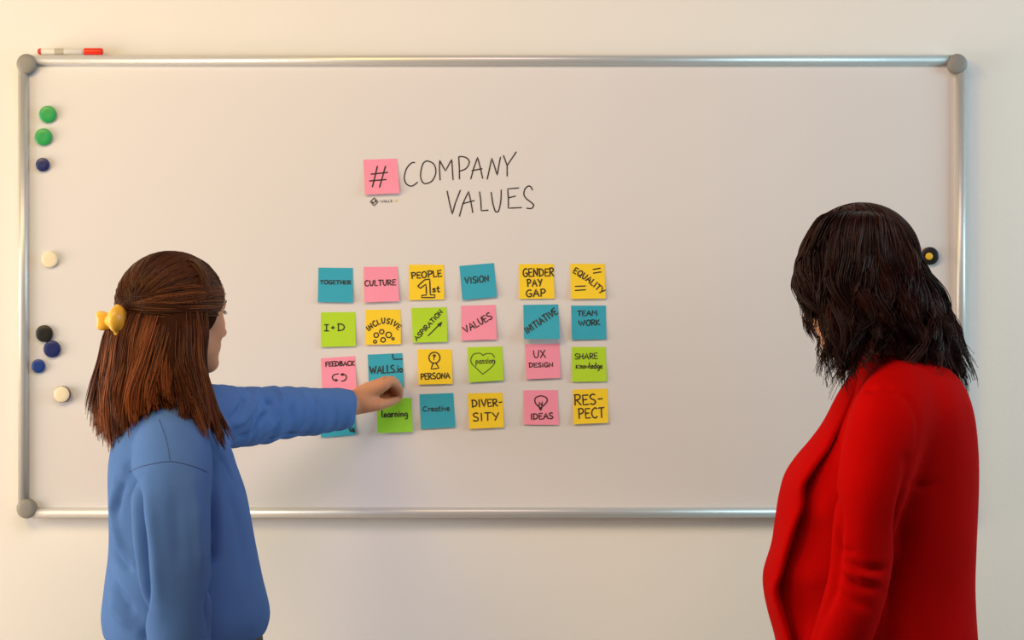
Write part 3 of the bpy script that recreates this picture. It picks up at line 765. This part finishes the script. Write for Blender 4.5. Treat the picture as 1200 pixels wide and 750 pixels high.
# pinching left hand
w0, w1 = P(417, 471, -.098), P(430, 462, -.090)
K1, K2, K3, K4 = P(449.5, 451, -.097), P(450, 448, -.078), P(448, 450, -.060), P(444, 455, -.047)
for Kn, r_ in ((K1, .0135), (K2, .0125), (K3, .0115), (K4, .0105)):
    Fb.tube([w0*.8+Kn*.2+V([0, 0, 0]), (w0+Kn)/2+V([0, 0, .003]), Kn], [.0185, .0165, r_], .012, 4)
Fb.tube([w0, P(427, 474, -.101), P(440, 474.5, -.100), P(448, 473.5, -.094)], [.019, .0175, .0135, .0108], .012, 4)      # thumb ball
for pts, rad in (([K1, P(458, 447.5, -.092), P(464, 450.5, -.080), P(468, 457, -.062), P(468, 464, -.046), P(467.3, 466.5, -.040)], [.0120, .0100, .0096, .0085, .0078, .0066]),
                 ([K2, P(459, 446, -.072), P(464.5, 451, -.058), P(466, 458, -.048), P(463.5, 464, -.042)], [.0115, .0098, .0092, .0082, .0070]),
                 ([K3, P(457, 450, -.052), P(461, 456, -.044), P(458, 462, -.044), P(453, 463, -.050)], [.0108, .0092, .0086, .0078, .0070]),
                 ([K4, P(452, 456, -.040), P(454, 461, -.038), P(451, 465, -.042), P(447, 464, -.050)], [.0098, .0082, .0076, .0070, .0062])):
    Fb.tube(pts, rad, .0025, 4)
Fb.tube([P(443, 474, -.098), P(452, 472.8, -.088), P(459, 470.6, -.068), P(465.8, 467.6, -.046)], [.0118, .0098, .0092, .0074], .004, 4)
# legs
for s in (-1, 1):
    hp = V([TLc[0]+.01, -.65+s*.078, .80]); kn = V([TLc[0]+.03, -.65+s*.09, .46]); an = V([TLc[0]+.002, -.65+s*.095, .08])
    Fb.tube([hp, (hp+kn)/2, kn], [.068, .060, .044], .02); Fb.tube([kn, kn*.65+an*.35, an], [.044, .043, .030], .02)
    Fb.tube([an, an+V([.05, 0, -.03]), an+V([.13, 0, -.045])], [.028, .024, .018], .008)
v, f = Fb.mesh(); v = smooth_verts(v, f, 1, .35)
bl = mesh_obj('body', v, f, M['skin'], px0, tints=face_tint(v, Wl, RL, HL, SL, (.60, .28, .155)))
# thumb and index nails
face_parts(px0, Wl, RL, HL, SL, (.04, .018, .01))
for ctr, dr, nn in ((P(467.8, 461.5, -.0585), (0.06, .12, -1), (.5, -.85, .15)), (P(464, 468.2, -.0575), (.7, .7, .2), (0.1, -.55, -.75))):
    dr = nrm(dr); nn = nrm(nn-dr*(V(nn)@dr)); Rn = V([dr, np.cross(nn, dr), nn])

def tor(sec, cy, s0=None):
    out = []
    for py, xl, xr, hy in sec:
        a, b = P(xl, py, cy), P(xr, py, cy); out.append((a[2], (a[0]+b[0])/2, cy, (b[0]-a[0])/2, hy))
    return out
Fs = Field(axis(-.83, -.30, .005), axis(-1.0, -.06, .005), axis(.88, 1.40, .005))
Fs.loft(tor([(463, 180, 222, .060), (474, 168, 232, .088), (486, 154, 246, .125), (500, 143, 258, .155), (518, 134, 268, .168), (545, 129, 277, .170), (580, 128, 289, .165), (640, 129, 300, .165), (680, 126, 307, .176), (715, 123, 314, .182), (735, 124, 312, .182), (744, 126, 308, .178)], -.65), math.radians(4), .02, 2.3)
Fs.tube([P(198, 500, -.74), P(201, 518, -.79), P(201, 548, -.855), P(199, 590, -.895), P(202, 650, -.905), P(207, 710, -.90), P(213, 790, -.89), P(222, 850, -.88)], [.050, .066, .071, .069, .064, .058, .050, .040], .007, cap=True)
Fs.tube([P(222, 492, -.58), P(243, 490, -.54), P(268, 489, -.455), P(297, 488, -.36), P(332, 484, -.275), (P(332, 484, -.275)+P(415.5, 477, -.105))/2+V([0, 0, -.002]), P(414.5, 477.5, -.105)],
        [.062, .064, .061, .0575, .053, .0465, .0385], .022, cap=True, capn=(1, .16, -.06))
v, f = Fs.mesh(); v = smooth_verts(v, f, 2, .5)
n = normals(v, f)
arm = (v[:, 0] > P(262, 0, -.4)[0]) & (v[:, 1] > -.50)
d = V([noise.noise(Vector((p[0]*7, p[1]*7, p[2]*4)))*.005+noise.noise(Vector((p[0]*22, p[1]*22, p[2]*9)))*.0016 for p in v])
# cloth gathered on the reaching sleeve: rings that lean
ax = nrm(P(415, 477, -.105)-P(268, 489, -.455)); sa = (v-P(268, 489, -.455))@ax
rings = V([noise.noise(Vector((a*38+p[2]*14, p[2]*7, p[1]*5+3)))*.0042 for a, p in zip(sa, v)])
d = np.where(arm, d*.5+rings, d)
hemz = v[:, 2]; d = d*np.clip((hemz-.90)/.05, .3, 1)
v = v+n*d[:, None]
CR_L = [   # line in the photo, width, depth
    ([(150, 552), (156, 575), (161, 610), (165, 650), (168, 700), (172, 749)], .013, -.017),
    ([(250, 545), (251, 600), (248, 650), (246, 700), (246, 749)], .010, -.018),
    ([(172, 560), (176, 610), (182, 660), (186, 720)], .012, .005),
    ([(205, 560), (208, 620), (212, 680)], .014, -.004),
    ([(225, 565), (232, 620), (236, 690)], .010, .005),
    ([(135, 560), (134, 600), (142, 640), (155, 660)], .010, .007),
    ([(131, 640), (140, 655), (158, 672)], .008, -.008),
    ([(130, 680), (142, 700), (163, 722)], .009, -.008),
    ([(128, 700), (140, 722), (160, 738)], .009, .006),
    ([(150, 560), (140, 580), (136, 610)], .008, -.006),
    ([(250, 530), (266, 545), (276, 570)], .008, -.005),
    ([(262, 560), (280, 620), (290, 700)], .016, -.004),
    ([(310, 452), (316, 470), (306, 492), (286, 512), (270, 524)], .007, -.009),
    ([(322, 453), (330, 472), (322, 494), (300, 514)], .008, .006),
    ([(300, 455), (296, 475), (280, 495), (262, 508)], .008, .006),
    ([(285, 460), (282, 478), (268, 492)], .006, -.006),
    ([(335, 455), (343, 478), (336, 500)], .006, -.005),
    ([(352, 456), (358, 480), (350, 505)], .006, .004),
    ([(366, 458), (371, 480), (364, 500)], .006, -.0035),
    ([(300, 520), (330, 512), (360, 508)], .006, -.005),
    ([(392, 460), (395, 478), (391, 496)], .005, -.0025),
]
v = crease(v, f, CR_L, -.8); v = smooth_verts(v, f, 1, .25)
sw = mesh_obj('sweater', v, f, M['sweater'], px0)
tr = bvh(v, f)
def seam(line_, r=.0011, m='seam', parent=sw, tree=tr, fb=-.8):
    p = catmull([cast(tree, x, y, fb) for x, y in line_], 6)
    p = V([cast_pt(tree, q) for q in p]); vv, ff, tt = strands_mesh([p], r, r, [(0, 0, 0)], sides=6); mesh_obj('seam', vv, ff, M[m], parent)
def cast_pt(tree, q):
    o = Vector((0, -CAMD, CAMZ)); h = tree.ray_cast(o, (Vector(q)-o).normalized()); return V(h[0]) if h[0] is not None and abs(h[0][1]-q[1]) < .06 else q
seam([(151, 553), (165, 547), (182, 543), (200, 541), (218, 544), (236, 550), (249, 557)])
seam([(186, 492), (191, 505), (196, 522), (199, 541)])

# jeans and shoes
def trousers(parent, cx, cy, m, zt, rhip, dx=0, spread=.09, yaw=0):
    F = Field(axis(cx-.22, cx+.22, .009), axis(cy-.26, cy+.26, .009), axis(.03, zt+.03, .009))
    F.loft([(zt, cx, cy, rhip*.95, rhip*1.05), (zt-.05, cx, cy, rhip, rhip*1.1), (zt-.14, cx-.005, cy, rhip, rhip*1.15), (zt-.22, cx, cy, rhip*.85, rhip*1.1)], yaw, .02)
    for s in (-1, 1):
        F.tube([V([cx, cy+s*.075, zt-.18]), V([cx+.01, cy+s*.088, .62]), V([cx+.02, cy+s*spread, .46]), V([cx, cy+s*spread, .28]), V([cx-.01, cy+s*(spread+.003), .07])], [.095, .085, .068, .062, .058], .015, cap=True)
    v, f = F.mesh(); v = smooth_verts(v, f, 1); n = normals(v, f)
    v = v+n*V([noise.noise(Vector((p[0]*12, p[1]*12, p[2]*26)))*.004 for p in v])[:, None]
    mesh_obj('trousers', v, f, M[m], parent)
trousers(px0, P(216, 0, -.65)[0], -.65, 'jeans', .935, .143)
tag(px0.children[-1], 'dark jeans')
for s in (-1, 1): boot(px0, V([TLc[0]+.01, -.65+s*.095, 0]), (1, .04, 0))

# hair of the woman in blue
GL = [[P(150,345,-.56),P(128,385,-.55),P(117,425,-.545),P(112,465,-.54),P(112,500,-.535)],
      [P(143,345,-.60),P(124,385,-.605),P(115,425,-.61),P(108,465,-.615),P(105,502,-.62)],
      [P(141,348,-.66),P(124,385,-.68),P(116,425,-.69),P(109,465,-.69),P(108,508,-.69)],
      [P(144,350,-.70),P(130,385,-.725),P(123,425,-.735),P(118,465,-.74),P(122,520,-.745)],
      [P(152,352,-.725),P(142,385,-.75),P(136,425,-.76),P(132,465,-.77),P(136,520,-.775)],
      [P(163,354,-.74),P(155,385,-.765),P(150,425,-.775),P(146,460,-.79),P(152,500,-.80)],
      [P(176,355,-.745),P(170,385,-.77),P(165,425,-.785),P(160,460,-.80),P(168,494,-.825)],
      [P(189,355,-.745),P(184,385,-.775),P(180,425,-.79),P(175,448,-.805),P(182,472,-.835)],
      [P(202,355,-.745),P(199,385,-.775),P(198,425,-.795),P(198,455,-.82),P(206,484,-.86)],
      [P(214,355,-.74),P(213,385,-.77),P(214,425,-.795),P(219,465,-.83),P(232,509,-.865)],
      [P(226,354,-.73),P(226,385,-.755),P(229,425,-.785),P(236,465,-.81),P(252,514,-.835)],
      [P(236,350,-.715),P(236,385,-.735),P(235,425,-.755),P(245,465,-.78),P(272,509,-.79)]]
def tuck(g, i):
    out = [p+V([(.004+.010*i/11)*(i > 5)*(1, 1, .3, .1, -.5)[q], 0, 0])+V([(0, .002, .006, .012, .017)[q]*(i < 4)+(0, 0, .006, .010, .013)[q]*(i > 8), 0, 0]) for q, p in enumerate(g)]
    out[0] = out[0]+nrm([HL[0]-out[0][0], HL[1]-out[0][1], 0])*.020+V([0, 0, .012]); out[1] = out[1]+nrm([HL[0]-out[1][0], HL[1]-out[1][1], 0])*.002
    return out
GL = [tuck(g, i) for i, g in enumerate(GL)]

GF = [[P(236,350,-.53),P(232,385,-.52),P(226,425,-.51),P(220,460,-.505),P(216,485,-.50)],
      [P(205,350,-.53),P(203,385,-.52),P(200,425,-.51),P(198,460,-.50),P(196,490,-.50)],
      [P(172,350,-.54),P(160,385,-.53),P(152,425,-.525),P(148,460,-.52),P(146,495,-.515)],
      [P(150,345,-.56),P(128,385,-.55),P(117,425,-.545),P(112,465,-.54),P(112,500,-.535)]]
GF = [[p+nrm([HL[0]-p[0], HL[1]-p[1], 0])*(.026, .012, .008, .010, .012)[q]+V([0, 0, .010*(q == 0)]) for q, p in enumerate(g)] for g in GF]
radL = V([.107, .092, .100])*SL; cL = HL+SL*(RL[0]*-.008+RL[2]*.016)
Fh = Field(axis(-.80, -.44, .005), axis(-.90, -.46, .005), axis(1.26, 1.63, .005))
Fh.ell(cL, radL-.006, RL, .01)
# keep the face free
Fh.ell(HL+SL*(RL[0]*.115+RL[2]*-.035), V([.075, .10, .105])*SL, RL, .01, 'sub')
for g in GL[1:-1]+GF[1:-1]:
    g2 = [p+nrm([HL[0]-p[0], HL[1]-p[1], 0])*.020 for p in g]
    g2[-1] = g2[-2]*.45+g2[-1]*.55
    Fh.tube(g2, [.016, .017, .017, .015, .007], .01, 4)
vb, fb = Fh.mesh(); vb = smooth_verts(vb, fb, 1); tb = np.tile(V([.035, .012, .006]), (len(vb), 1))
st1, c1 = hair_guides(GL, HL, 5600, lo=0, hi=11, clump=135, spread=.30, inward=.026, tipspread=.010, seed=11, pinch=.86, lenj=(.90, 1.04), wave=.0025, waves=1.3)
st2, c2 = hair_guides(GF, HL, 900, lo=0, hi=3, clump=50, spread=.3, inward=.016, tipspread=.008, seed=12)
clipdir = V([-.93, -.28, -.10])
hl = [(.42, -.80, -.02), (.62, -.70, .20), (.70, -.52, .48), (.74, -.25, .66), (.74, .0, .72), (.72, .3, .66), (.62, .6, .45), (.42, .8, .0)]
st3, c3 = arcs(cL, RL, radL, hl, clipdir, 2300, seed=21, jit=.12, end_jit=.06)
hl2 = [(.10, -.95, -.05), (.2, -.8, .5), (.35, -.3, .9), (.35, .3, .9), (.2, .8, .5), (.1, .95, 0)]
low = [(.62, -.74, .30), (.60, -.80, .16), (.56, -.84, .04), (.46, -.90, -.04), (.30, -.96, -.06)]
st6, c6 = arcs(cL, RL, radL+V([.004, .006, .003]), low, clipdir+V([0, 0, .02]), 900, seed=27, jit=.10, end_jit=.05, lift=.005)
st4, c4 = arcs(cL, RL, radL, hl2, clipdir, 900, seed=22, jit=.3, end_jit=.08)
# loose wisps
st5, c5 = hair_guides([[P(240,312,-.66),P(254,325,-.66),P(258,345,-.665),P(257,362,-.67)], [P(236,420,-.73),P(247,440,-.735),P(253,455,-.74),P(256,462,-.74)]][:1]*2, HL, 7, lo=0, hi=1, clump=2, spread=.02, inward=.002, seed=5)
st7, c7 = hair_guides([[P(200,299,-.655),P(228,303,-.70),P(243,322,-.715),P(244,345,-.725),P(226,362,-.735)], [P(203,298,-.64),P(235,303,-.67),P(250,322,-.685),P(251,345,-.695),P(238,365,-.715)],
                      [P(206,298,-.63),P(238,304,-.64),P(253,322,-.655),P(255,342,-.665),P(248,362,-.69)]], HL+V([0, 0, 0]), 520, lo=0, hi=2, clump=60, spread=.4, inward=.014, tipspread=.004, seed=6)
st7 = [x+nrm(HL+V([0, 0, .02])-x.mean(0))*(.0055+.012*np.clip(1-np.linspace(0, 3.2, len(x)), 0, 1))[:, None] for x in st7]
def hair_colors(cid, base, hi_, seed, tip=None):
    rg = np.random.default_rng(seed); k = {}; c, t = [], []
    for i in cid:
        if i not in k: k[i] = rg.uniform(0, 1)**1.4
        a = min(1, max(0, k[i]+rg.normal(0, .09))); q = V(base)*(1-a)+V(hi_)*a; c.append(q); t.append(q*V(tip) if tip is not None else q)
    return c, t
allc, allt = [], []
for cid, sd, b_, h_ in ((c1, 1, (.038, .011, .005), (.155, .045, .013)), (c2, 2, (.05, .016, .008), (.10, .034, .013)), (c3, 3, (.035, .011, .005), (.105, .036, .013)), (c4, 4, (.035, .011, .005), (.09, .030, .011)), (c5, 5, (.05, .02, .01), (.10, .04, .02)), (c6, 6, (.04, .012, .005), (.15, .050, .016)), (c7, 7, (.035, .011, .005), (.105, .036, .013))):
    a, b = hair_colors(cid, b_, h_, sd, (1.7, 1.55, 1.2) if sd < 3 else None); allc += a; allt += b
vs_, fs_, ts_ = strands_mesh(st1+st2+st3+st4+st5+st6+st7, .00125, .0004, allc, allt)
mesh_obj('hair', np.vstack([vb, vs_]), np.vstack([fb, fs_+len(vb)]), None, px0, mats=[M['hairbase'], M['hair']], fmat=np.r_[np.zeros(len(fb)), np.ones(len(fs_))], tints=np.vstack([tb, ts_]))

# claw clip: two curved jaws with a hinge wing
cc = P(136, 375, -.715)
Fc = Field(axis(cc[0]-.06, cc[0]+.05, .0016), axis(cc[1]-.06, cc[1]+.06, .0016), axis(cc[2]-.05, cc[2]+.05, .0016))
def Q(px, py, dy=0): return P(px, py, cc[1]+dy)
Fc.tube([Q(126, 376, -.008), Q(132, 375, -.018), Q(138, 374.5, -.024)], [.0085, .016, .026], .006, 4, flat=(V([.94, -.33, 0]), .55))
Fc.tube([Q(137, 360, -.022), Q(141, 366, -.028), Q(142, 376, -.030), Q(141, 386, -.028), Q(137, 391, -.022)], [.0045, .006, .0065, .006, .0045], .006, 4)
Fc.tube([Q(127, 370, .004), Q(121, 370, .003), Q(116, 369, .002)], [.006, .0075, .0065], .004, 4, flat=(V([0, 1, 0]), .5))
Fc.tube([Q(127, 382, .004), Q(121, 382, .003), Q(117, 382, .002)], [.006, .0075, .0065], .004, 4, flat=(V([0, 1, 0]), .5))
Fc.tube([Q(119, 370, .002), Q(119, 376, .002), Q(119, 382, .002)], [.0085, .0085, .0085], .003, 4, flat=(V([0, 1, 0]), .5))
v, f = Fc.mesh(); v = smooth_verts(v, f, 1)
cl = mesh_obj('hair_clip', v, f, M['clip'], px0); tag(cl, 'yellow claw clip')

# =================== the woman in red
HR = P(1007, 327, -1.0); RR = frame((-math.cos(math.radians(38)), math.sin(math.radians(38))), .30, 0); SR = .99
px1 = empty('person', (.665, -1.0, 0))
tag(px1, 'person with dark wavy hair in a red draped jacket, looking down at the notes', 'person')
cxr = P(1052, 0, -1.0)[0]
Fb = Field(axis(.38, .86, .012, [(HR[0]-.11, HR[0]+.10, .0034)]), axis(-1.30, -.70, .012, [(-1.10, -.90, .0036)]), axis(-.01, 1.72, .013, [(HR[2]-.13, HR[2]+.12, .0034), (.72, .95, .006)]))
Wr = add_head(Fb, HR, RR, SR)
nb = V([cxr-.005, -1.0, P(0, 440, -1.0)[2]])
Fb.tube([HR+SR*(RR[0]*-.025+RR[2]*-.03), HR+SR*(RR[0]*-.03+RR[2]*-.10), nb, nb-V([0, 0, .05])], [.052, .050, .054, .07], .02)
zt = nb[2]
Fb.loft([(.86, cxr-.012, -1.0, .075, .115), (.96, cxr-.008, -1.0, .085, .13), (1.06, cxr-.01, -1.0, .085, .13), (1.20, cxr-.02, -1.0, .10, .14), (zt-.08, cxr-.01, -1.0, .085, .15), (zt, cxr, -1.0, .05, .09)], math.radians(-10), .05)
sh = P(1043, 490, -1.15); el = P(1016, 680, -1.2); wr = P(958, 815, -1.16)
sh2 = P(1065, 485, -.85); el2 = P(1040, 680, -.80); wr2 = P(975, 800, -.86)
Fb.tube([P(1050, 478, -1.13), P(1040, 505, -1.17), P(1026, 560, -1.19), P(1015, 620, -1.2), P(1009, 675, -1.2), P(993, 730, -1.19), wr], [.036, .038, .038, .035, .033, .030, .023], .02)
Fb.tube([P(1072, 478, -.90), P(1070, 505, -.85), P(1055, 600, -.81), P(1045, 680, -.80), P(1010, 740, -.83), wr2], [.036, .038, .036, .032, .030, .023], .02)
for a, b, c in ((sh, el, wr), (sh2, el2, wr2)):
    relaxed_hand(Fb, c, nrm(c-b)+V([0, 0, -.3]), (.5, 1 if c is wr else -1, -.2), (-.9, 0, .5))
for s in (-1, 1):
    lx = P(1040, 0, -1.0)[0]; hp = V([lx, -1.0+s*.078, .80]); kn = V([lx+.018, -1.0+s*.09, .46]); an = V([lx-.006, -1.0+s*.093, .08])
    Fb.tube([hp, (hp+kn)/2, kn], [.068, .060, .044], .02); Fb.tube([kn, kn*.65+an*.35, an], [.044, .043, .030], .02)
    Fb.tube([an, an+V([-.05, 0, -.03]), an+V([-.13, 0, -.045])], [.028, .024, .018], .008)
v, f = Fb.mesh(); v = smooth_verts(v, f, 1, .35)
mesh_obj('body', v, f, M['skin'], px1, tints=face_tint(v, Wr, RR, HR, SR, (.62, .30, .165)))
face_parts(px1, Wr, RR, HR, SR, (.02, .01, .008))

Fj = Field(axis(.36, .86, .0055), axis(-1.33, -.72, .0055), axis(.80, 1.50, .0055))
Fj.loft(tor([(397, 1004, 1078, .058), (410, 1000, 1086, .066), (425, 998, 1100, .092), (442, 996, 1117, .135), (462, 987, 1129, .165), (490, 974, 1137, .182), (530, 955, 1141, .183), (580, 938, 1141, .176), (640, 926, 1139, .168), (690, 918, 1138, .168), (750, 922, 1142, .180), (830, 926, 1150, .195), (845, 930, 1152, .195)], -1.0), math.radians(-3), .02, 2.3)
Fj.tube([P(1058, 458, -1.08), P(1050, 474, -1.13), P(1040, 505, -1.175), P(1026, 560, -1.195), P(1015, 620, -1.20), P(1009, 675, -1.20), P(993, 730, -1.195), P(966, 795, -1.17)], [.055, .062, .064, .0575, .051, .048, .045, .038], .018, cap=True)
Fj.tube([P(1075, 470, -.90), P(1070, 505, -.85), P(1055, 600, -.81), P(1045, 680, -.80), P(1010, 740, -.83), P(982, 790, -.86)], [.055, .062, .055, .048, .044, .038], .018, cap=True)
v, f = Fj.mesh(); v = smooth_verts(v, f, 2, .5); n = normals(v, f)
d = V([noise.noise(Vector((p[0]*7, p[1]*7, p[2]*4)))*.005+noise.noise(Vector((p[0]*24, p[1]*24, p[2]*9)))*.0012 for p in v]); v = v+n*d[:, None]
CR_R = [([(1063, 540), (1060, 570), (1052, 620), (1049, 680), (1040, 748)], .010, -.012),
        ([(977, 500), (980, 540), (981, 600), (979, 650), (974, 700), (955, 748)], .009, -.010),
        ([(1065, 565), (1080, 570), (1098, 566)], .006, -.005),
        ([(1060, 590), (1062, 640), (1052, 700)], .012, -.006),
        ([(1000, 462), (985, 475), (975, 498)], .008, -.004),
        ([(984, 655), (1000, 662), (1022, 668), (1045, 664)], .006, -.006), ([(986, 672), (1006, 684), (1034, 690)], .006, -.006),
        ([(984, 664), (1002, 673), (1030, 679)], .006, .005), ([(978, 690), (996, 704), (1020, 712)], .006, -.005), ([(976, 640), (990, 646), (1008, 648)], .005, -.004),
        ([(970, 520), (960, 570), (950, 640), (940, 720)], .012, -.006), ([(958, 540), (945, 600), (935, 680)], .012, .006),
        ([(1000, 470), (1020, 456), (1042, 455), (1066, 470), (1076, 500), (1070, 535)], .006, -.0035)]
v = crease(v, f, CR_R, -1.15); v = smooth_verts(v, f, 1, .4)
jk = mesh_obj('jacket', v, f, M['jacket'], px1)
# draped lapels (a soft folded sheet, near side and far side)
outer = [(1004, 432), (985, 459), (967, 493), (951, 515), (934, 535), (921, 555), (914, 580), (910, 605), (906, 635), (897, 668), (897, 690), (903, 718), (912, 750), (920, 800)]
inner = [(1010, 438), (993, 468), (977, 500), (962, 525), (946, 548), (937, 568), (932, 590), (926, 615), (918, 642), (908, 668), (906, 690), (911, 718), (919, 750), (926, 800)]
back_ = [(1020, 444), (1010, 475), (1002, 508), (998, 535), (996, 560), (995, 582), (994, 605), (993, 630), (992, 655), (990, 680), (986, 700), (980, 725), (974, 752), (960, 800)]
def lapel(sgn):
    rows = []
    for i in range(len(outer)):
        q = i/(len(outer)-1)
        yb = -1.0+sgn*(.05+.07*min(1, q*3)); yo = -1.0+sgn*.015
        w = .006*math.sin(i*1.9)*min(1, q*2)
        o = P(*outer[i], yo); a = P(*inner[i], yb-sgn*.02+w*0); b = P(*back_[i], yb+sgn*.028)
        m = o*.45+a*.55+V([-.006, sgn*.018, 0])
        lip = a+V([.003+.003*math.sin(i*2.3)*min(1, q*3), sgn*.027, 0])
        rows.append(V([P(*outer[i], -1.0-sgn*.005)+V([.012, 0, 0]), o, m, lip+V([-.004, 0, 0]), lip+V([.004, -sgn*.004, 0]), a+V([.006, -sgn*.004, 0]), a*.5+b*.5+V([0, sgn*.008+w, 0]), b]))
    R_ = V(rows); R_ = np.stack([catmull(R_[:, j], 5) for j in range(R_.shape[1])], 1); R_ = np.stack([catmull(R_[i], 4) for i in range(len(R_))])
    nI, nJ = R_.shape[:2]; vv = R_.reshape(-1, 3)
    ff = V([(i*nJ+j, i*nJ+j+1, (i+1)*nJ+j+1, (i+1)*nJ+j) for i in range(nI-1) for j in range(nJ-1)])
    n = normals(vv, ff); vv2 = vv+n*.0022; vv1 = vv-n*.0022; N = len(vv)
    rim = list(range(nJ))+[i*nJ+nJ-1 for i in range(1, nI)]+[(nI-1)*nJ+j for j in range(nJ-2, -1, -1)]+[i*nJ for i in range(nI-2, 0, -1)]
    fr = V([(a, b, N+b, N+a) for a, b in zip(rim, rim[1:]+rim[:1])])
    mesh_obj('lapel', np.vstack([vv2, vv1]), np.vstack([ff, ff[:, ::-1]+N, fr]), M['jacket'], jk)
lapel(-1); lapel(1)
trousers(px1, P(1040, 0, -1.0)[0], -1.0, 'trouser', .93, .122)
for s in (-1, 1): boot(px1, V([P(1040, 0, -1.0)[0], -1.0+s*.095, 0]), (-1, .04, 0))

GR = [[P(1000,252,-1.0),P(960,258,-1.01),P(938,300,-1.03),P(931,330,-1.04),P(937,350,-1.05),P(946,368,-1.055)],
      [P(1002,252,-1.0),P(962,256,-1.05),P(940,300,-1.06),P(944,338,-1.07),P(979,382,-1.085),P(976,430,-1.10)],
      [P(1004,252,-1.0),P(970,255,-1.075),P(952,300,-1.095),P(958,345,-1.10),P(988,390,-1.115),P(982,448,-1.135)],
      [P(1006,252,-1.0),P(984,254,-1.085),P(970,300,-1.115),P(974,345,-1.125),P(985,395,-1.135),P(993,443,-1.15)],
      [P(1008,252,-1.0),P(998,254,-1.09),P(990,300,-1.12),P(994,345,-1.13),P(1002,390,-1.14),P(1006,430,-1.15)],
      [P(1010,252,-1.0),P(1014,254,-1.09),P(1012,300,-1.12),P(1015,345,-1.13),P(1018,385,-1.135),P(1020,415,-1.135)],
      [P(1012,252,-1.0),P(1030,256,-1.085),P(1034,300,-1.11),P(1038,345,-1.115),P(1040,380,-1.115),P(1040,405,-1.11)],
      [P(1016,252,-1.0),P(1042,258,-1.07),P(1054,300,-1.095),P(1062,345,-1.10),P(1068,385,-1.10),P(1068,425,-1.11)],
      [P(1020,252,-1.0),P(1052,262,-1.05),P(1070,300,-1.07),P(1082,345,-1.075),P(1092,390,-1.08),P(1094,437,-1.095)],
      [P(1022,252,-1.0),P(1058,265,-1.02),P(1075,305,-1.03),P(1094,350,-1.035),P(1110,398,-1.045),P(1116,452,-1.06)],
      [P(1022,252,-1.0),P(1060,265,-.98),P(1077,305,-.98),P(1099,350,-.98),P(1118,398,-.985),P(1128,452,-.99)],
      [P(1022,252,-1.0),P(1058,263,-.94),P(1077,305,-.93),P(1100,350,-.925),P(1120,398,-.925),P(1129,440,-.925)]]
GR2 = [GR[-1],
       [P(1015,252,-1.0),P(1040,262,-.91),P(1055,305,-.89),P(1070,350,-.88),P(1085,398,-.88),P(1090,430,-.88)],
       [P(1008,252,-1.0),P(1010,262,-.90),P(1005,305,-.88),P(1010,350,-.87),P(1020,398,-.87),P(1025,430,-.87)],
       [P(1004,252,-1.0),P(975,262,-.92),P(960,305,-.90),P(962,350,-.89),P(970,398,-.88),P(980,425,-.88)],
       [P(1000,252,-1.0),P(962,262,-.95),P(946,300,-.93),P(944,340,-.92),P(952,380,-.91),P(960,410,-.905)]]
radR = V([.108, .092, .104])*SR; cR = HR+SR*(RR[0]*-.008+RR[2]*.020)
Fh = Field(axis(.42, .80, .005), axis(-1.20, -.82, .005), axis(1.35, 1.72, .005))
Fh.ell(cR, radR-.004, RR, .01)
Fh.ell(HR+SR*(RR[0]*.115+RR[2]*-.04), V([.070, .10, .105])*SR, RR, .01, 'sub')
for g in GR[2:]+GR2[1:4]:
    g2 = [p+nrm([HR[0]-p[0]+.02, HR[1]-p[1], 0])*.024+V([0, 0, -.008]) for p in g[1:]]; g2[-1] = g2[-2]*.5+g2[-1]*.5
    Fh.tube(g2, [.014, .019, .019, .016, .008], .01, 4)
vb, fb = Fh.mesh(); vb = smooth_verts(vb, fb, 1); tb = np.tile(V([.010, .004, .003]), (len(vb), 1))
HRc = HR+V([.02, 0, 0])
s1, c1 = hair_guides(GR, HRc, 5200, S=30, lo=.9, hi=11, clump=125, spread=.27, inward=.028, tipspread=.010, seed=31, wave=.013, waves=2.6, pinch=.80, lenj=(.85, 1.05))
s2, c2 = hair_guides(GR2, HRc, 1300, S=30, lo=0, hi=4, clump=50, spread=.26, inward=.02, tipspread=.010, seed=32, wave=.007, waves=3.0)
s6, c6 = [], []
for q in range(26):
    an = 2*math.pi*(q+.5)/26
    a_, b_ = arcs(cR, RR, radR, [(.55, 0, .85), (.3, .05, .95), (0, .04, 1), (-.3, 0, .95)], (math.cos(an), math.sin(an), -.25), 75, seed=60+q, jit=.2, end_jit=.14, over=.93)
    if math.cos(an) > .80: a_ = [x[:14] for x in a_]
    s6 += a_; c6 += [x+10*q for x in b_]
s3, c3 = hair_guides(GR[:3], HRc, 130, S=30, lo=0, hi=2, clump=12, spread=.08, inward=.008, tipspread=.008, seed=33, wave=.010, waves=3.6, lenj=(.9, 1.12))
s5, c5 = hair_guides(GR[:2], HRc, 420, S=30, lo=0, hi=.35, clump=10, spread=.2, inward=.014, tipspread=.005, seed=35, wave=.004, waves=2.2)
s4, c4 = hair_guides(GR[8:], HRc, 160, S=30, lo=0, hi=3, clump=14, spread=.12, inward=.006, tipspread=.010, seed=34, wave=.008, waves=3.6, lenj=(.9, 1.08))
allc, allt = [], []
for cid, sd in ((c1, 1), (c2, 2), (c3, 3), (c4, 4), (c5, 5), (c6, 6)):
    a, b = hair_colors(cid, (.010, .003, .0022), (.042, .011, .006), sd, (1.2, 1.1, 1.0)); allc += a; allt += b
vs_, fs_, ts_ = strands_mesh(s1+s2+s3+s4+s5+s6, .0012, .0004, allc, allt)
mesh_obj('hair', np.vstack([vb, vs_]), np.vstack([fb, fs_+len(vb)]), None, px1, mats=[M['hairbase'], M['hair']], fmat=np.r_[np.zeros(len(fb)), np.ones(len(fs_))], tints=np.vstack([tb, ts_]))
